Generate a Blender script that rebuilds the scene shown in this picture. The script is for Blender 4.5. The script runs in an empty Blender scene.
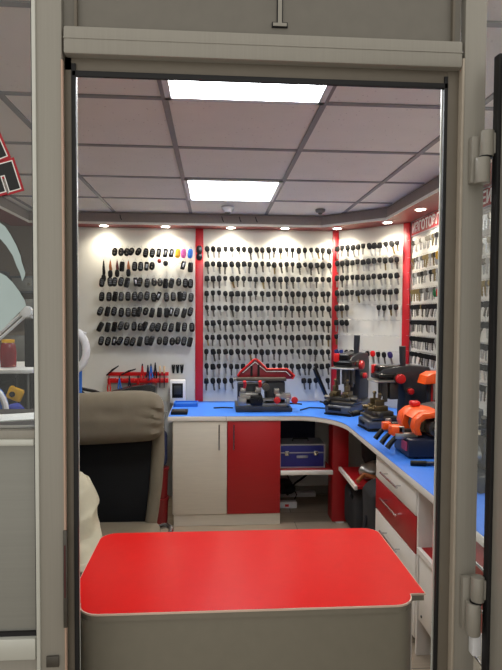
import bpy, bmesh, math, random
from mathutils import Vector, Matrix
random.seed(7)
PI = math.pi
C = bpy.context.scene.collection
ZC = 1.53                       # eye height above the shop floor
scene = bpy.context.scene

# ------------------------------------------------------------------ materials
def lin(c):
    return tuple(((v/255)/12.92 if v/255 <= .04045 else ((v/255+.055)/1.055)**2.4) for v in c)
def M(name, c, rough=.5, metal=0., var=.06, scale=30., bump=0., stretch=None, coat=0., spec=.5):
    m = bpy.data.materials.new(name); m.use_nodes = True
    nt = m.node_tree; b = nt.nodes['Principled BSDF']
    c = lin(c)
    tc = nt.nodes.new('ShaderNodeTexCoord'); mp = nt.nodes.new('ShaderNodeMapping')
    nt.links.new(tc.outputs['Object'], mp.inputs[0])
    if stretch: mp.inputs['Scale'].default_value = stretch
    n = nt.nodes.new('ShaderNodeTexNoise'); n.inputs['Scale'].default_value = scale; n.inputs['Detail'].default_value = 4
    nt.links.new(mp.outputs[0], n.inputs['Vector'])
    mx = nt.nodes.new('ShaderNodeMix'); mx.data_type = 'RGBA'
    mx.inputs[6].default_value = (*[v*(1-var*1.6) for v in c], 1)
    mx.inputs[7].default_value = (*[min(1, v*(1+var*1.6)) for v in c], 1)
    nt.links.new(n.outputs[0], mx.inputs[0]); nt.links.new(mx.outputs[2], b.inputs['Base Color'])
    b.inputs['Roughness'].default_value = rough; b.inputs['Metallic'].default_value = metal
    b.inputs['Coat Weight'].default_value = coat; b.inputs['Specular IOR Level'].default_value = spec
    if bump:
        bp = nt.nodes.new('ShaderNodeBump'); bp.inputs['Strength'].default_value = bump; bp.inputs['Distance'].default_value = .004
        nt.links.new(n.outputs[0], bp.inputs['Height']); nt.links.new(bp.outputs[0], b.inputs['Normal'])
    return m
def emis(name, c, s):
    m = bpy.data.materials.new(name); m.use_nodes = True; nt = m.node_tree
    b = nt.nodes['Principled BSDF']; b.inputs['Emission Color'].default_value = (*c, 1); b.inputs['Emission Strength'].default_value = s
    b.inputs['Base Color'].default_value = (.8, .8, .8, 1)
    return m
def glass_mat():
    m = bpy.data.materials.new('window_glass'); m.use_nodes = True; nt = m.node_tree; nt.nodes.clear()
    o = nt.nodes.new('ShaderNodeOutputMaterial'); t = nt.nodes.new('ShaderNodeBsdfTransparent'); g = nt.nodes.new('ShaderNodeBsdfGlossy')
    g.inputs['Roughness'].default_value = .03
    t.inputs[0].default_value = (.93, .95, .94, 1)
    f = nt.nodes.new('ShaderNodeFresnel'); f.inputs[0].default_value = 1.45
    mx = nt.nodes.new('ShaderNodeMixShader'); nt.links.new(f.outputs[0], mx.inputs[0]); nt.links.new(t.outputs[0], mx.inputs[1]); nt.links.new(g.outputs[0], mx.inputs[2])
    nt.links.new(mx.outputs[0], o.inputs[0]); return m
def film_mat():
    m = M('frosted_film', (196, 214, 214), .6, var=.03); nt = m.node_tree
    b = nt.nodes['Principled BSDF']; b.inputs['Alpha'].default_value = .8
    return m
def tile_mat():
    m = M('ceiling_tile', (240, 234, 226), .9, var=.03, scale=6); nt = m.node_tree; b = nt.nodes['Principled BSDF']
    tc = nt.nodes.new('ShaderNodeTexCoord'); v = nt.nodes.new('ShaderNodeTexVoronoi'); v.inputs['Scale'].default_value = 34
    nt.links.new(tc.outputs['Object'], v.inputs['Vector'])
    r = nt.nodes.new('ShaderNodeValToRGB'); r.color_ramp.elements[0].position = .07; r.color_ramp.elements[1].position = .12
    r.color_ramp.elements[0].color = (.55, .5, .5, 1)
    nt.links.new(v.outputs['Distance'], r.inputs[0])
    mm = nt.nodes.new('ShaderNodeMix'); mm.data_type = 'RGBA'; mm.blend_type = 'MULTIPLY'; mm.inputs[0].default_value = .8
    src = b.inputs['Base Color'].links[0].from_socket
    nt.links.new(src, mm.inputs[6]); nt.links.new(r.outputs[0], mm.inputs[7]); nt.links.new(mm.outputs[2], b.inputs['Base Color'])
    return m
def floor_mat():
    m = bpy.data.materials.new('laminate_floor'); m.use_nodes = True; nt = m.node_tree; b = nt.nodes['Principled BSDF']
    tc = nt.nodes.new('ShaderNodeTexCoord'); br = nt.nodes.new('ShaderNodeTexBrick')
    br.inputs['Color1'].default_value = (*lin((168, 152, 132)), 1); br.inputs['Color2'].default_value = (*lin((146, 132, 114)), 1)
    br.inputs['Mortar'].default_value = (*lin((95, 84, 72)), 1); br.inputs['Scale'].default_value = 1
    br.inputs['Brick Width'].default_value = 1.2; br.inputs['Row Height'].default_value = .19; br.inputs['Mortar Size'].default_value = .003
    nt.links.new(tc.outputs['Object'], br.inputs['Vector'])
    mp = nt.nodes.new('ShaderNodeMapping'); mp.inputs['Scale'].default_value = (3, 40, 1); nt.links.new(tc.outputs['Object'], mp.inputs[0])
    n = nt.nodes.new('ShaderNodeTexNoise'); n.inputs['Scale'].default_value = 1.5; n.inputs['Detail'].default_value = 6; nt.links.new(mp.outputs[0], n.inputs['Vector'])
    r = nt.nodes.new('ShaderNodeValToRGB'); r.color_ramp.elements[0].color = (.6, .6, .6, 1); r.color_ramp.elements[1].color = (1.1, 1.1, 1.1, 1)
    nt.links.new(n.outputs[0], r.inputs[0])
    mm = nt.nodes.new('ShaderNodeMix'); mm.data_type = 'RGBA'; mm.blend_type = 'MULTIPLY'; mm.inputs[0].default_value = .8
    nt.links.new(br.outputs[0], mm.inputs[6]); nt.links.new(r.outputs[0], mm.inputs[7]); nt.links.new(mm.outputs[2], b.inputs['Base Color'])
    b.inputs['Roughness'].default_value = .5; return m

m_alu = M('aluminium_profile', (152, 147, 137), .42, .15, .05, 8, stretch=(30, 30, .5))
m_alu_lt = M('aluminium_bead', (205, 205, 196), .35, .2, .03)
m_alu_dk = M('aluminium_rebate', (112, 104, 92), .55, .1, .05)
m_gasket = M('black_rubber', (10, 9, 12), .6)
m_panel = M('brushed_panel', (148, 147, 140), .38, .35, .05, 6, stretch=(.5, 30, 30))
m_transom = M('transom_panel', (118, 113, 104), .5, .1)
m_glass = glass_mat(); m_film = film_mat()
m_tile = tile_mat(); m_grid = M('ceiling_grid', (138, 134, 134), .5)
m_floor = floor_mat()
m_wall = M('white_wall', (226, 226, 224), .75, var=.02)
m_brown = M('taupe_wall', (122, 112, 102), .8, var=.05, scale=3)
m_board = M('white_display_board', (210, 208, 200), .5, var=.015)
m_redst = M('red_laminate_strip', (196, 32, 42), .4, var=.04)
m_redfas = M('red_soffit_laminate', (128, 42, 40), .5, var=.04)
m_fascia = M('grey_fascia', (140, 128, 124), .6)
m_white = M('white_laminate', (228, 222, 214), .45, var=.02)
m_cream = M('cream_wood_laminate', (206, 198, 184), .5, var=.05, scale=8, stretch=(1, 1, 14))
m_red = M('red_laminate', (164, 20, 26), .4, var=.05, scale=8, stretch=(1, 1, 14))
m_redtop = M('bright_red_tabletop', (208, 12, 12), .3, var=.03, spec=.06)
m_blue = M('blue_worktop', (56, 122, 226), .45, var=.05, scale=14)
m_chrome = M('chrome', (200, 200, 202), .18, 1.)
m_steel = M('satin_steel', (170, 168, 164), .35, .9)
m_steeldk = M('dark_steel', (92, 88, 82), .45, .7, .15, 60)
m_brass = M('brass', (140, 122, 84), .35, .9)
m_black = M('black_plastic', (13, 13, 15), .5, spec=.3)
m_blackgl = M('glossy_black_plastic', (16, 16, 18), .22)
m_mesh = M('black_mesh_fabric', (16, 16, 17), .9, var=.4, scale=400, bump=.4)
m_chair = M('grey_suede_fabric', (122, 112, 94), .95, var=.08, scale=18, bump=.25)
m_cloth = M('cream_cloth', (212, 203, 176), .9, var=.06, scale=20, bump=.2)
m_machine = M('charcoal_painted_metal', (46, 49, 55), .45, .1, .05)
m_machine_lt = M('grey_painted_metal', (84, 88, 96), .4, .2)
m_navy = M('navy_painted_metal', (26, 32, 52), .45, .1)
m_orange = M('orange_plastic', (240, 88, 24), .35)
m_redpl = M('red_plastic', (206, 28, 30), .3)
m_redkn = M('red_knob', (196, 34, 36), .35)
m_bluec = M('blue_case', (40, 44, 120), .45, .2, .1, 40)
m_silver = M('silver_trim', (176, 178, 186), .3, .8)
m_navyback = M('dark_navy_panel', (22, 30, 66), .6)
m_yellow = M('yellow_plastic', (232, 176, 24), .4)
m_pink = M('pink_plastic', (214, 90, 160), .4)
m_bluepl = M('blue_plastic', (44, 112, 206), .4)
m_leather = M('tan_leather', (150, 84, 36), .6)
m_leatherr = M('brown_leather', (84, 30, 26), .6)
m_green = M('green_plastic', (20, 110, 60), .4)
m_whitepl = M('white_plastic', (226, 226, 228), .35)
m_paper = M('white_letter', (246, 244, 240), .5, var=.01)
m_signred = M('sign_red', (168, 4, 16), .45, var=.02)
m_stickred = M('sticker_red', (176, 14, 34), .5, var=.02)
m_stickblk = M('sticker_black', (10, 10, 12), .5, var=.02)
m_darkwood = M('dark_ledge', (46, 40, 38), .5)
m_bag = M('black_bag_cloth', (24, 24, 28), .85, var=.3, scale=15, bump=.3)
m_greycab = M('grey_metal_cabinet', (120, 122, 122), .5, .2)
m_led = emis('led_diffuser', (.93, .96, 1.0), 11)
m_spot = emis('downlight_lens', (1.0, .93, .78), 30)

# ------------------------------------------------------------------ mesh tools
class MB:
    def __init__(s): s.bm = bmesh.new()
    def _fin(s, vs, rot, c, T=None):
        m = Matrix.Translation(Vector(c)) @ (rot if rot is not None else Matrix.Identity(4))
        bmesh.ops.transform(s.bm, matrix=m, verts=vs)
    def box(s, c, size, rot=None, bev=0, seg=2):
        r = bmesh.ops.create_cube(s.bm, size=1); vs = r['verts']
        bmesh.ops.scale(s.bm, vec=Vector(size), verts=vs)
        if bev:
            es = list({e for v in vs for e in v.link_edges})
            q = bmesh.ops.bevel(s.bm, geom=es, offset=min(bev, min(size)*.49), segments=seg, profile=.5, affect='EDGES')
            vs = list({v for f in q['faces'] for v in f.verts} | {v for v in vs if v.is_valid})
        s._fin(vs, rot, c); return s
    def b2(s, a, b, bev=0, seg=2):
        c = [(x+y)/2 for x, y in zip(a, b)]; return s.box(c, [abs(y-x) for x, y in zip(a, b)], None, bev, seg)
    def cyl(s, p0, p1, r, r2=None, n=20, bev=0):
        p0 = Vector(p0); p1 = Vector(p1); d = p1-p0
        q = bmesh.ops.create_cone(s.bm, cap_ends=True, segments=n, radius1=r, radius2=r if r2 is None else r2, depth=d.length)
        vs = q['verts']
        if bev:
            es = [e for e in {e for v in vs for e in v.link_edges} if any(len(f.verts) > 4 for f in e.link_faces)]
            z = bmesh.ops.bevel(s.bm, geom=es, offset=bev, segments=2, profile=.5, affect='EDGES')
            vs = list({v for f in z['faces'] for v in f.verts} | {v for v in vs if v.is_valid})
        rot = Vector((0, 0, 1)).rotation_difference(d.normalized()).to_matrix().to_4x4()
        s._fin(vs, rot, (p0+p1)/2); return s
    def ball(s, c, size, rot=None, n=16):
        q = bmesh.ops.create_uvsphere(s.bm, u_segments=n, v_segments=max(8, n*2//3), radius=1); vs = q['verts']
        bmesh.ops.scale(s.bm, vec=Vector(size if hasattr(size, '__len__') else (size,)*3), verts=vs); s._fin(vs, rot, c); return s
    def prism(s, pts, d0, d1, axis='Y', bev=0):
        """outline pts extruded along axis from d0 to d1"""
        def P(a, b, d): return {'Y': (a, d, b), 'X': (d, a, b), 'Z': (a, b, d)}[axis]
        A = [s.bm.verts.new(P(a, b, d0)) for a, b in pts]; B = [s.bm.verts.new(P(a, b, d1)) for a, b in pts]
        n = len(pts); fs = [s.bm.faces.new(A), s.bm.faces.new(B[::-1])]
        for i in range(n): fs.append(s.bm.faces.new((A[i], B[i], B[(i+1) % n], A[(i+1) % n])))
        bmesh.ops.recalc_face_normals(s.bm, faces=fs)
        if bev:
            es = list({e for f in fs[:2] for e in f.edges})
            bmesh.ops.bevel(s.bm, geom=es, offset=bev, segments=2, profile=.5, affect='EDGES')
        return s
    def tube(s, pts, r, n=8, closed=False, rx=None):
        pts = [Vector(p) for p in pts]; N = len(pts); rings = []
        up = None
        for i, p in enumerate(pts):
            if closed: t = pts[(i+1) % N]-pts[i-1]
            else: t = pts[min(i+1, N-1)]-pts[max(i-1, 0)]
            t.normalize()
            if up is None: up = t.orthogonal().normalized()
            up = (up-t*up.dot(t)).normalized(); sd = t.cross(up)
            rr = r[i] if hasattr(r, '__len__') else r
            rings.append([s.bm.verts.new(p+(up*math.cos(a)+sd*math.sin(a))*rr) for a in [2*PI*k/n for k in range(n)]])
        fs = []
        for i in range(N if closed else N-1):
            a, b = rings[i], rings[(i+1) % N]
            for k in range(n): fs.append(s.bm.faces.new((a[k], a[(k+1) % n], b[(k+1) % n], b[k])))
        if not closed: fs.append(s.bm.faces.new(rings[0][::-1])); fs.append(s.bm.faces.new(rings[-1]))
        bmesh.ops.recalc_face_normals(s.bm, faces=fs); return s
    def lathe(s, prof, c, n=24):
        rings = []
        for r, z in prof: rings.append([s.bm.verts.new((c[0]+r*math.cos(2*PI*k/n), c[1]+r*math.sin(2*PI*k/n), c[2]+z)) for k in range(n)])
        fs = []
        for a, b in zip(rings, rings[1:]):
            for k in range(n): fs.append(s.bm.faces.new((a[k], a[(k+1) % n], b[(k+1) % n], b[k])))
        fs.append(s.bm.faces.new(rings[0][::-1])); fs.append(s.bm.faces.new(rings[-1]))
        bmesh.ops.recalc_face_normals(s.bm, faces=fs); return s
    def build(s, name, mat, parent=None, label=None, smooth=True):
        me = bpy.data.meshes.new(name)
        s.bm.to_mesh(me); s.bm.free(); me.materials.append(mat)
        if smooth:
            for p in me.polygons: p.use_smooth = True
            me.set_sharp_from_angle(angle=math.radians(38))
        o = bpy.data.objects.new(name, me); C.objects.link(o)
        if parent: o.parent = parent
        if label: o['label'] = label
        return o
def RZ(a): return Matrix.Rotation(a, 4, 'Z')
def RX(a): return Matrix.Rotation(a, 4, 'X')
def RY(a): return Matrix.Rotation(a, 4, 'Y')
def thing(name, label, cat, loc=(0, 0, 0), rz=0, group=None):
    o = bpy.data.objects.new(name, None); C.objects.link(o); o.location = loc; o.rotation_euler = (0, 0, rz)
    o.empty_display_size = .05; o['label'] = label; o['category'] = cat
    if group: o['group'] = group
    return o
def tag(o, label, cat, group=None):
    o['label'] = label; o['category'] = cat
    if group: o['group'] = group
    return o
def st(o): o['kind'] = 'structure'; return o
def sempty(name):
    o = bpy.data.objects.new(name, None); C.objects.link(o); o['kind'] = 'structure'; return o
def copy_tree(o, parent=None):
    c = o.copy(); C.objects.link(c)
    if parent: c.parent = parent
    for ch in list(o.children): copy_tree(ch, c)
    return c
ORD = ['', 'first', 'second', 'third', 'fourth', 'fifth', 'sixth', 'seventh', 'eighth', 'ninth', 'tenth', 'eleventh', 'twelfth', 'thirteenth',
       'fourteenth', 'fifteenth', 'sixteenth', 'seventeenth', 'eighteenth', 'nineteenth', 'twentieth', 'twenty-first']

# ------------------------------------------------------------------ room shell
H = ZC+.806; YW = 4.62; XR = 1.51; XL = -2.3; YF = 1.34
st(MB().b2((XL-.1, -1.2, -.1), (XR+.1, YW+.4, 0)).build('floor', m_floor))
st(MB().b2((XL-.1, YF-.1, H), (XR+.1, YW+.4, H+.08)).build('ceiling', m_tile))
g = MB()
gx0, gy0 = -.1857, 1.4972
for i in range(-3, 4):
    x = gx0+.6*i
    if XL < x < XR: g.b2((x-.012, YF, H-.006), (x+.012, YW-.2, H+.001))
for j in range(0, 6):
    y = gy0+.6*j
    if y < YW-.25: g.b2((XL, y-.012, H-.0055), (XR-.24, y+.012, H+.001))
st(g.build('trim_1', m_grid, smooth=False))
st(MB().b2((-1.32, YW, 0), (1.1, YW+.1, H)).build('wall_back', m_wall))
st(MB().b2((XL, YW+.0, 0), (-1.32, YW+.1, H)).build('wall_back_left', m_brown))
d = Vector((1, -1, 0)).normalized(); nrm = Vector((1, 1, 0)).normalized()
st(MB().prism([(1.04, YW), (XR, 4.15), (XR+.1, 4.15), (XR+.1, YW+.1), (1.04, YW+.1)], 0, H, 'Z').build('wall_diagonal', m_wall))
st(MB().b2((XR, YF-.1, 0), (XR+.1, 4.15, H)).build('wall_right', m_wall))
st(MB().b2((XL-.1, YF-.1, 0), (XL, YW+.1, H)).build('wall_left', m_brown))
st(MB().b2((-.2, YW-.014, 0), (1.04, YW, .07)).build('baseboard_back', M('grey_skirting', (150, 144, 136), .6)))

# canopy that carries the downlights (runs left wall - back - diagonal - right)
zc = ZC+.71
can = thing('canopy', 'red and white lighting canopy running above all the key panels under the ceiling', 'canopy', (0, YW-.1, zc))
inner = [(-1.44, 1.36), (-1.44, 4.43), (.86, 4.43), (1.27, 4.03), (1.27, 1.36)]
outer = [(-1.64, 1.36), (-1.64, YW-.002), (1.04, YW-.002), (XR-.002, 4.148), (XR-.002, 1.36)]
def strip(inn, out, z0, z1):
    mb = MB()
    for i in range(len(inn)-1): mb.prism([inn[i], inn[i+1], out[i+1], out[i]], z0, z1, 'Z')
    bmesh.ops.remove_doubles(mb.bm, verts=mb.bm.verts, dist=1e-5); return mb
def off(poly, dd):
    # shift the inner outline towards the wall by dd
    return [(poly[0][0]-dd, poly[0][1]), (poly[1][0]-dd, poly[1][1]+dd), (poly[2][0]+dd*.4, poly[2][1]+dd), (poly[3][0]+dd, poly[3][1]+dd*.4), (poly[4][0]+dd, poly[4][1])]
def loc_build(mb, name, mat, par, label=None):
    bmesh.ops.translate(mb.bm, vec=-Vector(par.location), verts=mb.bm.verts)
    return mb.build(name, mat, par, label)
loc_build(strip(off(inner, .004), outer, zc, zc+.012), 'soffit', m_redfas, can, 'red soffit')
loc_build(strip(inner, off(inner, .004), zc-.002, zc+.016), 'front_edge', m_white, can, 'white front edge')
loc_build(strip(off(inner, .006), off(inner, .02), zc+.016, H-.007), 'fascia', m_fascia, can, 'dark grey upright fascia')
# downlights
def make_downlight():
    t = thing('downlight', 'x', 'downlight')
    mb = MB(); mb.lathe([(.042, -.004), (.042, 0), (.03, -.001), (.03, -.004)], (0, 0, 0)); mb.build('rim', m_whitepl, t)
    MB().cyl((0, 0, -.0055), (0, 0, -.001), .03).build('lens', m_spot, t)
    return t
dl0 = make_downlight(); used = False
dls = [(-.882, 4.51, 'leftmost round downlight in the canopy, above the dangling key straps'), (-.393, 4.51, 'round downlight above the middle of the key fob panel, second from left'),
       (.135, 4.51, 'round downlight above the left half of the middle key panel, third from left'), (.578, 4.50, 'round downlight above the right half of the middle key panel, fourth from left'),
       (1.0, 4.46, 'round downlight at the canopy bend, above the narrow red corner strip'), (1.315, 4.14, 'round downlight above the right end of the slanted key panel'),
       (1.37, 3.61, 'rightmost round downlight, just above the red sign'), (1.39, 2.55, 'round downlight in the right canopy, hidden behind the door frame'),
       (-1.54, 3.6, 'added unseen downlight in the left canopy, farther from the doorway'), (-1.54, 2.4, 'added unseen downlight in the left canopy, nearer the doorway')]  # left canopy pair added out of view to brighten the left window area
for k, (x, y, lb) in enumerate(dls):
    t = dl0 if k == 0 else copy_tree(dl0)
    t.location = (x, y, zc); tag(t, lb, 'downlight', 'canopy downlights')
    L = bpy.data.lights.new('downlight_lamp', 'SPOT'); L.energy = 9; L.color = (1, .9, .72); L.spot_size = math.radians(150); L.spot_blend = .9; L.shadow_soft_size = .03
    lo = bpy.data.objects.new('lamp', L); C.objects.link(lo); lo.parent = t; lo.location = (0, 0, -.012)
# hooks under the ceiling on the fascia
hooks = [(-.74, 'small dark hook on the grey fascia above the key fob panel'), (.06, 'small dark hook on the grey fascia, left of the ceiling detector'),
         (.33, 'small dark hook on the grey fascia below the bright ceiling panel'), (.20, 'thin dark hook on the grey fascia, just right of the detector')]
for k, (x, lb) in enumerate(hooks):
    o = MB().tube([(x, 4.449, zc+.075), (x, 4.425, zc+.07), (x+.005, 4.415, zc+.045), (x+.014, 4.42, zc+.03)], .0035, 6).build('ceiling_hook', m_black)
    tag(o, lb, 'hook', 'hooks on the fascia')
# LED panels
for j, lb in ((0, 'square LED ceiling panel nearest the doorway, cut off by the door head'), (3, 'far square LED ceiling panel above the middle key panel')):
    x0 = gx0; y0 = gy0+.6*j
    t = thing('ceiling_light_panel', lb, 'ceiling light', (x0+.3, y0+.3, H-.006), 0, 'LED ceiling panels')
    MB().b2((-.272, -.272, -.004), (.272, .272, .002)).build('diffuser', m_led, t)
    f = MB()
    for s in (-1, 1):
        f.b2((s*.272, -.296, -.005), (s*.296, .296, .001)); f.b2((-.296, s*.272, -.005), (.296, s*.296, .001))
    f.build('frame', m_whitepl, t)
# ceiling detectors
for k, (x, y, lb) in enumerate([(.10, 4.12, 'round white smoke detector on the ceiling above the middle key panel'), (.80, 4.15, 'smaller grey smoke detector on the ceiling near the canopy bend')]):
    t = thing('smoke_detector', lb, 'smoke detector', (x, y, H-.0065))
    s = 1 if k == 0 else .75
    MB().lathe([(.05*s, 0), (.05*s, -.012), (.042*s, -.022), (.03*s, -.03*s), (.02*s, -.042*s)], (0, 0, 0)).build('base', m_whitepl if k == 0 else m_greycab, t)
    MB().lathe([(.022*s, -.028*s), (.022*s, -.046*s), (.01*s, -.052*s)], (0, 0, 0)).build('sensor', m_steeldk, t)

# ------------------------------------------------------------------ key panels
def panel(label, P0, P1, z0, z1, rows, cols, fits, rails=False):
    """board between P0 and P1 (floor points), thing at P0; hooks at each (row, col)"""
    P0 = Vector((*P0, 0)); P1 = Vector((*P1, 0)); L = (P1-P0).length; a = math.atan2(P1.y-P0.y, P1.x-P0.x)
    t = thing('key_display_panel', label, 'display panel', (P0.x, P0.y, z0), a)
    MB().b2((0, -.008, 0), (L, 0, z1-z0)).build('board', m_board, t)
    return t, L, a
hook_mb = MB(); hook_mb.tube([(0, 0, 0), (0, -.05, .002), (0, -.055, .012)], .0014, 5)
hook0 = hook_mb.build('hook', m_steel)
hook_me = hook0.data; bpy.data.objects.remove(hook0)
def add_hooks(t, pts, maxn=100):
    for k, (x, z) in enumerate(pts[:maxn]):
        o = bpy.data.objects.new('hook', hook_me); C.objects.link(o); o.parent = t; o.location = (x, -.008, z)
    if len(pts) > maxn:
        mb = MB()
        for x, z in pts[maxn:]: mb.tube([(x, -.008, z), (x, -.058, z+.002), (x, -.063, z+.014)], .0014, 5)
        o = mb.build('hook', m_steel, t); o['kind'] = 'stuff'
def strip_red(label, x, y, a, w=.064):
    t = MB(); t.box((0, -.011, (ZC+.71+.1)/2+.35), (w, .022, 1.44), None, .002)
    o = t.build('red_divider_strip', m_redst); o.location = (x, y, 0); o.rotation_euler = (0, 0, a)
    tag(o, label, 'divider strip', 'red strips between the key panels')
zb, zt = .802, zc
strip_h = zt-zb
def strip_red(label, x, y, a, w=.064):
    o = MB().box((0, -.011, strip_h/2), (w, .022, strip_h-.002), None, .002).build('red_divider_strip', m_redst)
    o.location = (x, y, zb+.001); o.rotation_euler = (0, 0, a); tag(o, label, 'divider strip', 'red strips between the key panels')
strip_red('red upright strip between the key fob panel and the middle key panel', -.122, YW-.001, 0)
strip_red('red upright strip at the corner left of the slanted key panel', 1.022, YW-.001, 0, .05)
strip_red('red upright strip where the slanted panel meets the right wall', 1.483, 4.16, -PI/4, .055)

# ---- key prototypes (origin = hook point, hanging down, front = -Y)
def oval(w, h, n=16, p=2.5):
    return [(w/2*math.copysign(abs(math.cos(t))**(2/p), math.cos(t)), h/2*math.copysign(abs(math.sin(t))**(2/p), math.sin(t))) for t in [2*PI*k/n for k in range(n)]]
def head_mesh(kind):
    mb = MB()
    if kind == 0: pts = [(x, z-.018) for x, z in oval(.034, .042, 18, 2.4)]
    elif kind == 1: pts = [(x*(1-.12*(z/.02)), z-.018) for x, z in oval(.034, .038, 18, 4)]
    else: pts = [(x*(1+.2*(z/.02)), z-.016) for x, z in oval(.029, .036, 16, 3)]
    mb.prism(pts, -.006, .006, 'Y', .0025); return mb
def blade_mesh(kind):
    mb = MB(); w = .007; l = .05 if kind != 2 else .042
    pts = [(-w, -.034), (w, -.034), (w, -.034-l*.3)]
    for k in range(4): pts += [(w-.0035, -.034-l*(.4+.13*k)), (w-.0005, -.034-l*(.47+.13*k))]
    pts += [(0, -.034-l), (-w, -.034-l*.88)]
    mb.prism(pts, -.0015, .0015, 'Y'); return mb
key_protos = []
for kd in range(3):
    for bm_, bn in ((m_steel, 'steel'), (m_steeldk, 'dark'), (m_brass, 'brass')):
        t = thing('car_key', 'x', 'key')
        h = head_mesh(kd).build('head', m_black, t)
        b = blade_mesh(kd).build('blade', bm_, t)
        key_protos.append((t, kd, bn))
proto_used = set()
def place(proto, loc, a, tilt, label, cat, group, yaw=0):
    i = proto.name
    t = proto if i not in proto_used else copy_tree(proto)
    proto_used.add(i)
    t.location = loc; t.rotation_mode = 'XYZ'
    t.rotation_euler = (random.uniform(-.03, .03), tilt, a+yaw); tag(t, label, cat, group); return t
def recolour(t, nm, mat):
    for c in t.children:
        if c.name.startswith(nm):
            c.data = c.data.copy(); c.data.materials[0] = mat
def key_row(pl, a, P0, z, cols, rowlab, panelname, group, skip=(), special={}, dy=-.045, start=1, wts=None, bias=.12):
    """cols: list of x along the board"""
    ux, uy = math.cos(a), math.sin(a); nx, ny = uy, -ux
    n = 0
    for k, x in enumerate(cols):
        if k in skip: continue
        n += 1
        ws = wts or [6, 5, 1.2]
        kd = random.choices([0, 1, 2], [5, 3, 2])[0]; bi = random.choices([0, 1, 2], ws)[0]
        pr = key_protos[kd*3+bi][0]
        o = .008+.064
        loc = (P0[0]+ux*x+nx*o, P0[1]+uy*x+ny*o, z+random.uniform(-.003, .003))
        shade = {0: 'black-headed key', 1: 'black square-headed key', 2: 'small black-headed key'}[kd]
        if k in special: shade = special[k][0]+'-headed key'
        lb = f'{shade} on the {panelname}, {rowlab} row from top, {ORD[n]} from left'
        t = place(pr, loc, a, random.gauss(-bias, .09), lb, 'key', group, random.uniform(-.25, .25))
        q = random.uniform(1.08, 1.24); t.scale = (q, 1.3, q*random.uniform(.95, 1.08))
        if k in special: recolour(t, 'head', special[k][1])

# left panel with fobs
pl, L, a = panel('white display panel of black key fobs, left of the first red strip', (-1.3, YW-.001), (-.156, YW-.001), zb+.001, zt-.001, 0, 0, 0)
lcols = [-.90+.0512*k for k in range(15)]
hk = []
def make_fob(kd):
    t = thing('car_key_fob', 'x', 'key fob')
    w, h = ((.036, .066), (.034, .07), (.038, .058), (.03, .062))[kd]
    p = (3, 5, 2.3, 6)[kd]
    mb = MB(); mb.prism([(x, z-.012-h/2) for x, z in oval(w, h, 18, p)], -.008, .008, 'Y', .004); mb.build('case', m_blackgl, t)
    mb = MB()
    if kd in (0, 1):
        for q in range(3): mb.box((0, -.0088, -.028-q*.014), (w*.5, .002, .009), None, .0008)
        mb.build('buttons', M('grey_rubber', (74, 76, 80), .6) if kd == 0 else m_black, t)
    elif kd == 2:
        mb.ball((0, -.0085, -.03), (.007, .002, .007), n=10); mb.ball((0, -.0085, -.05), (.006, .002, .006), n=10); mb.build('buttons', m_steeldk, t)
    else: mb.box((0, -.009, -.042), (w*.36, .002, .028), None, .0008); mb.build('button_plate', m_silver, t)
    MB().tube([(.007*math.cos(q), 0, -.007+.007*math.sin(q)) for q in [2*PI*i/12 for i in range(12)]], .0011, 5, True).build('ring', m_steel, t)
    return t
fobs = [make_fob(k) for k in range(4)]
cg = {}
def fob(x, z, k, row, lb, sp=None, kd=None, tilt=None):
    kd = random.choices([0, 1, 2, 3], [5, 4, 2, .7])[0] if kd is None else kd
    tl = random.gauss(-.12, .14) if tilt is None else tilt
    t = place(fobs[kd], (x, YW-.072, z), 0, -tl*-1 if False else -tl*1.0*-1, lb, 'key fob', 'key fobs on the left panel', random.uniform(-.2, .2))
    t.rotation_euler[1] = -tl*-1; t.scale = (1.2, 1.1, 1.17)
    if sp: recolour(t, 'case', sp); recolour(t, 'buttons', sp)
# row A: 13, the last three coloured
A = [-.797, -.746, -.70, -.65, -.592, -.547, -.495, -.443, -.389, -.34, -.291, -.244, -.19]
for k, x in enumerate(A):
    z = ZC+.55; sp = {10: m_yellow, 11: m_pink, 12: m_bluepl}.get(k)
    nm = {10: 'yellow', 11: 'pink', 12: 'blue'}.get(k)
    lb = f'{nm} key fob at the right end of the top row of fobs' if nm else f'black key fob in the top row of the left panel, {ORD[k+1]} from left'
    fob(x, z, k, 1, lb, sp, kd=(2 if k < 5 else 3 if k in (7, 8, 9) else 0) if not sp else 0, tilt=(.5 if k in (3, 4) else .15) if k < 10 else .1); hk.append((x+1.3, z))
# row B: straps and fobs
def strap(x, z, mat, ln, lb, w=.03):
    t = thing('key_strap', lb, 'key strap', (x, YW-.072, z), 0, 'key straps on the left panel')
    MB().prism([(-.004, 0), (.004, 0), (w/2*.6, -ln*.35), (w/2, -ln*.8), (w/2*.7, -ln), (-w/2*.6, -ln), (-w/2*.7, -ln*.5)], -.004, .004, 'Y', .001).build('strap', mat, t)
    MB().cyl((0, -.0, .012), (0, 0, -.012), .004, n=8).build('clasp', m_steel, t)
    MB().prism([(xx*.9, zz-ln-.02) for xx, zz in oval(.04, .062, 14, 2.6)], -.009, .007, 'Y', .003).build('fob', m_black, t)
    MB().tube([(0, 0, .012), (.004, 0, .06), (0, .0, .1)], .0012, 5).build('string', m_whitepl, t)
for x, mt, ln, lb in [(-.893, m_black, .12, 'black leather key strap hanging at the far left of the fob panel'), (-.84, m_leather, .085, 'tan leather key strap, the left of two tan ones'),
                      (-.785, m_leatherr, .08, 'dark brown key strap between two tan key straps'), (-.695, m_leather, .075, 'tan leather key strap with black fob, right of the brown strap')]:
    strap(x, ZC+.43, mt, ln, lb); hk.append((x+1.3, ZC+.53))
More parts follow.
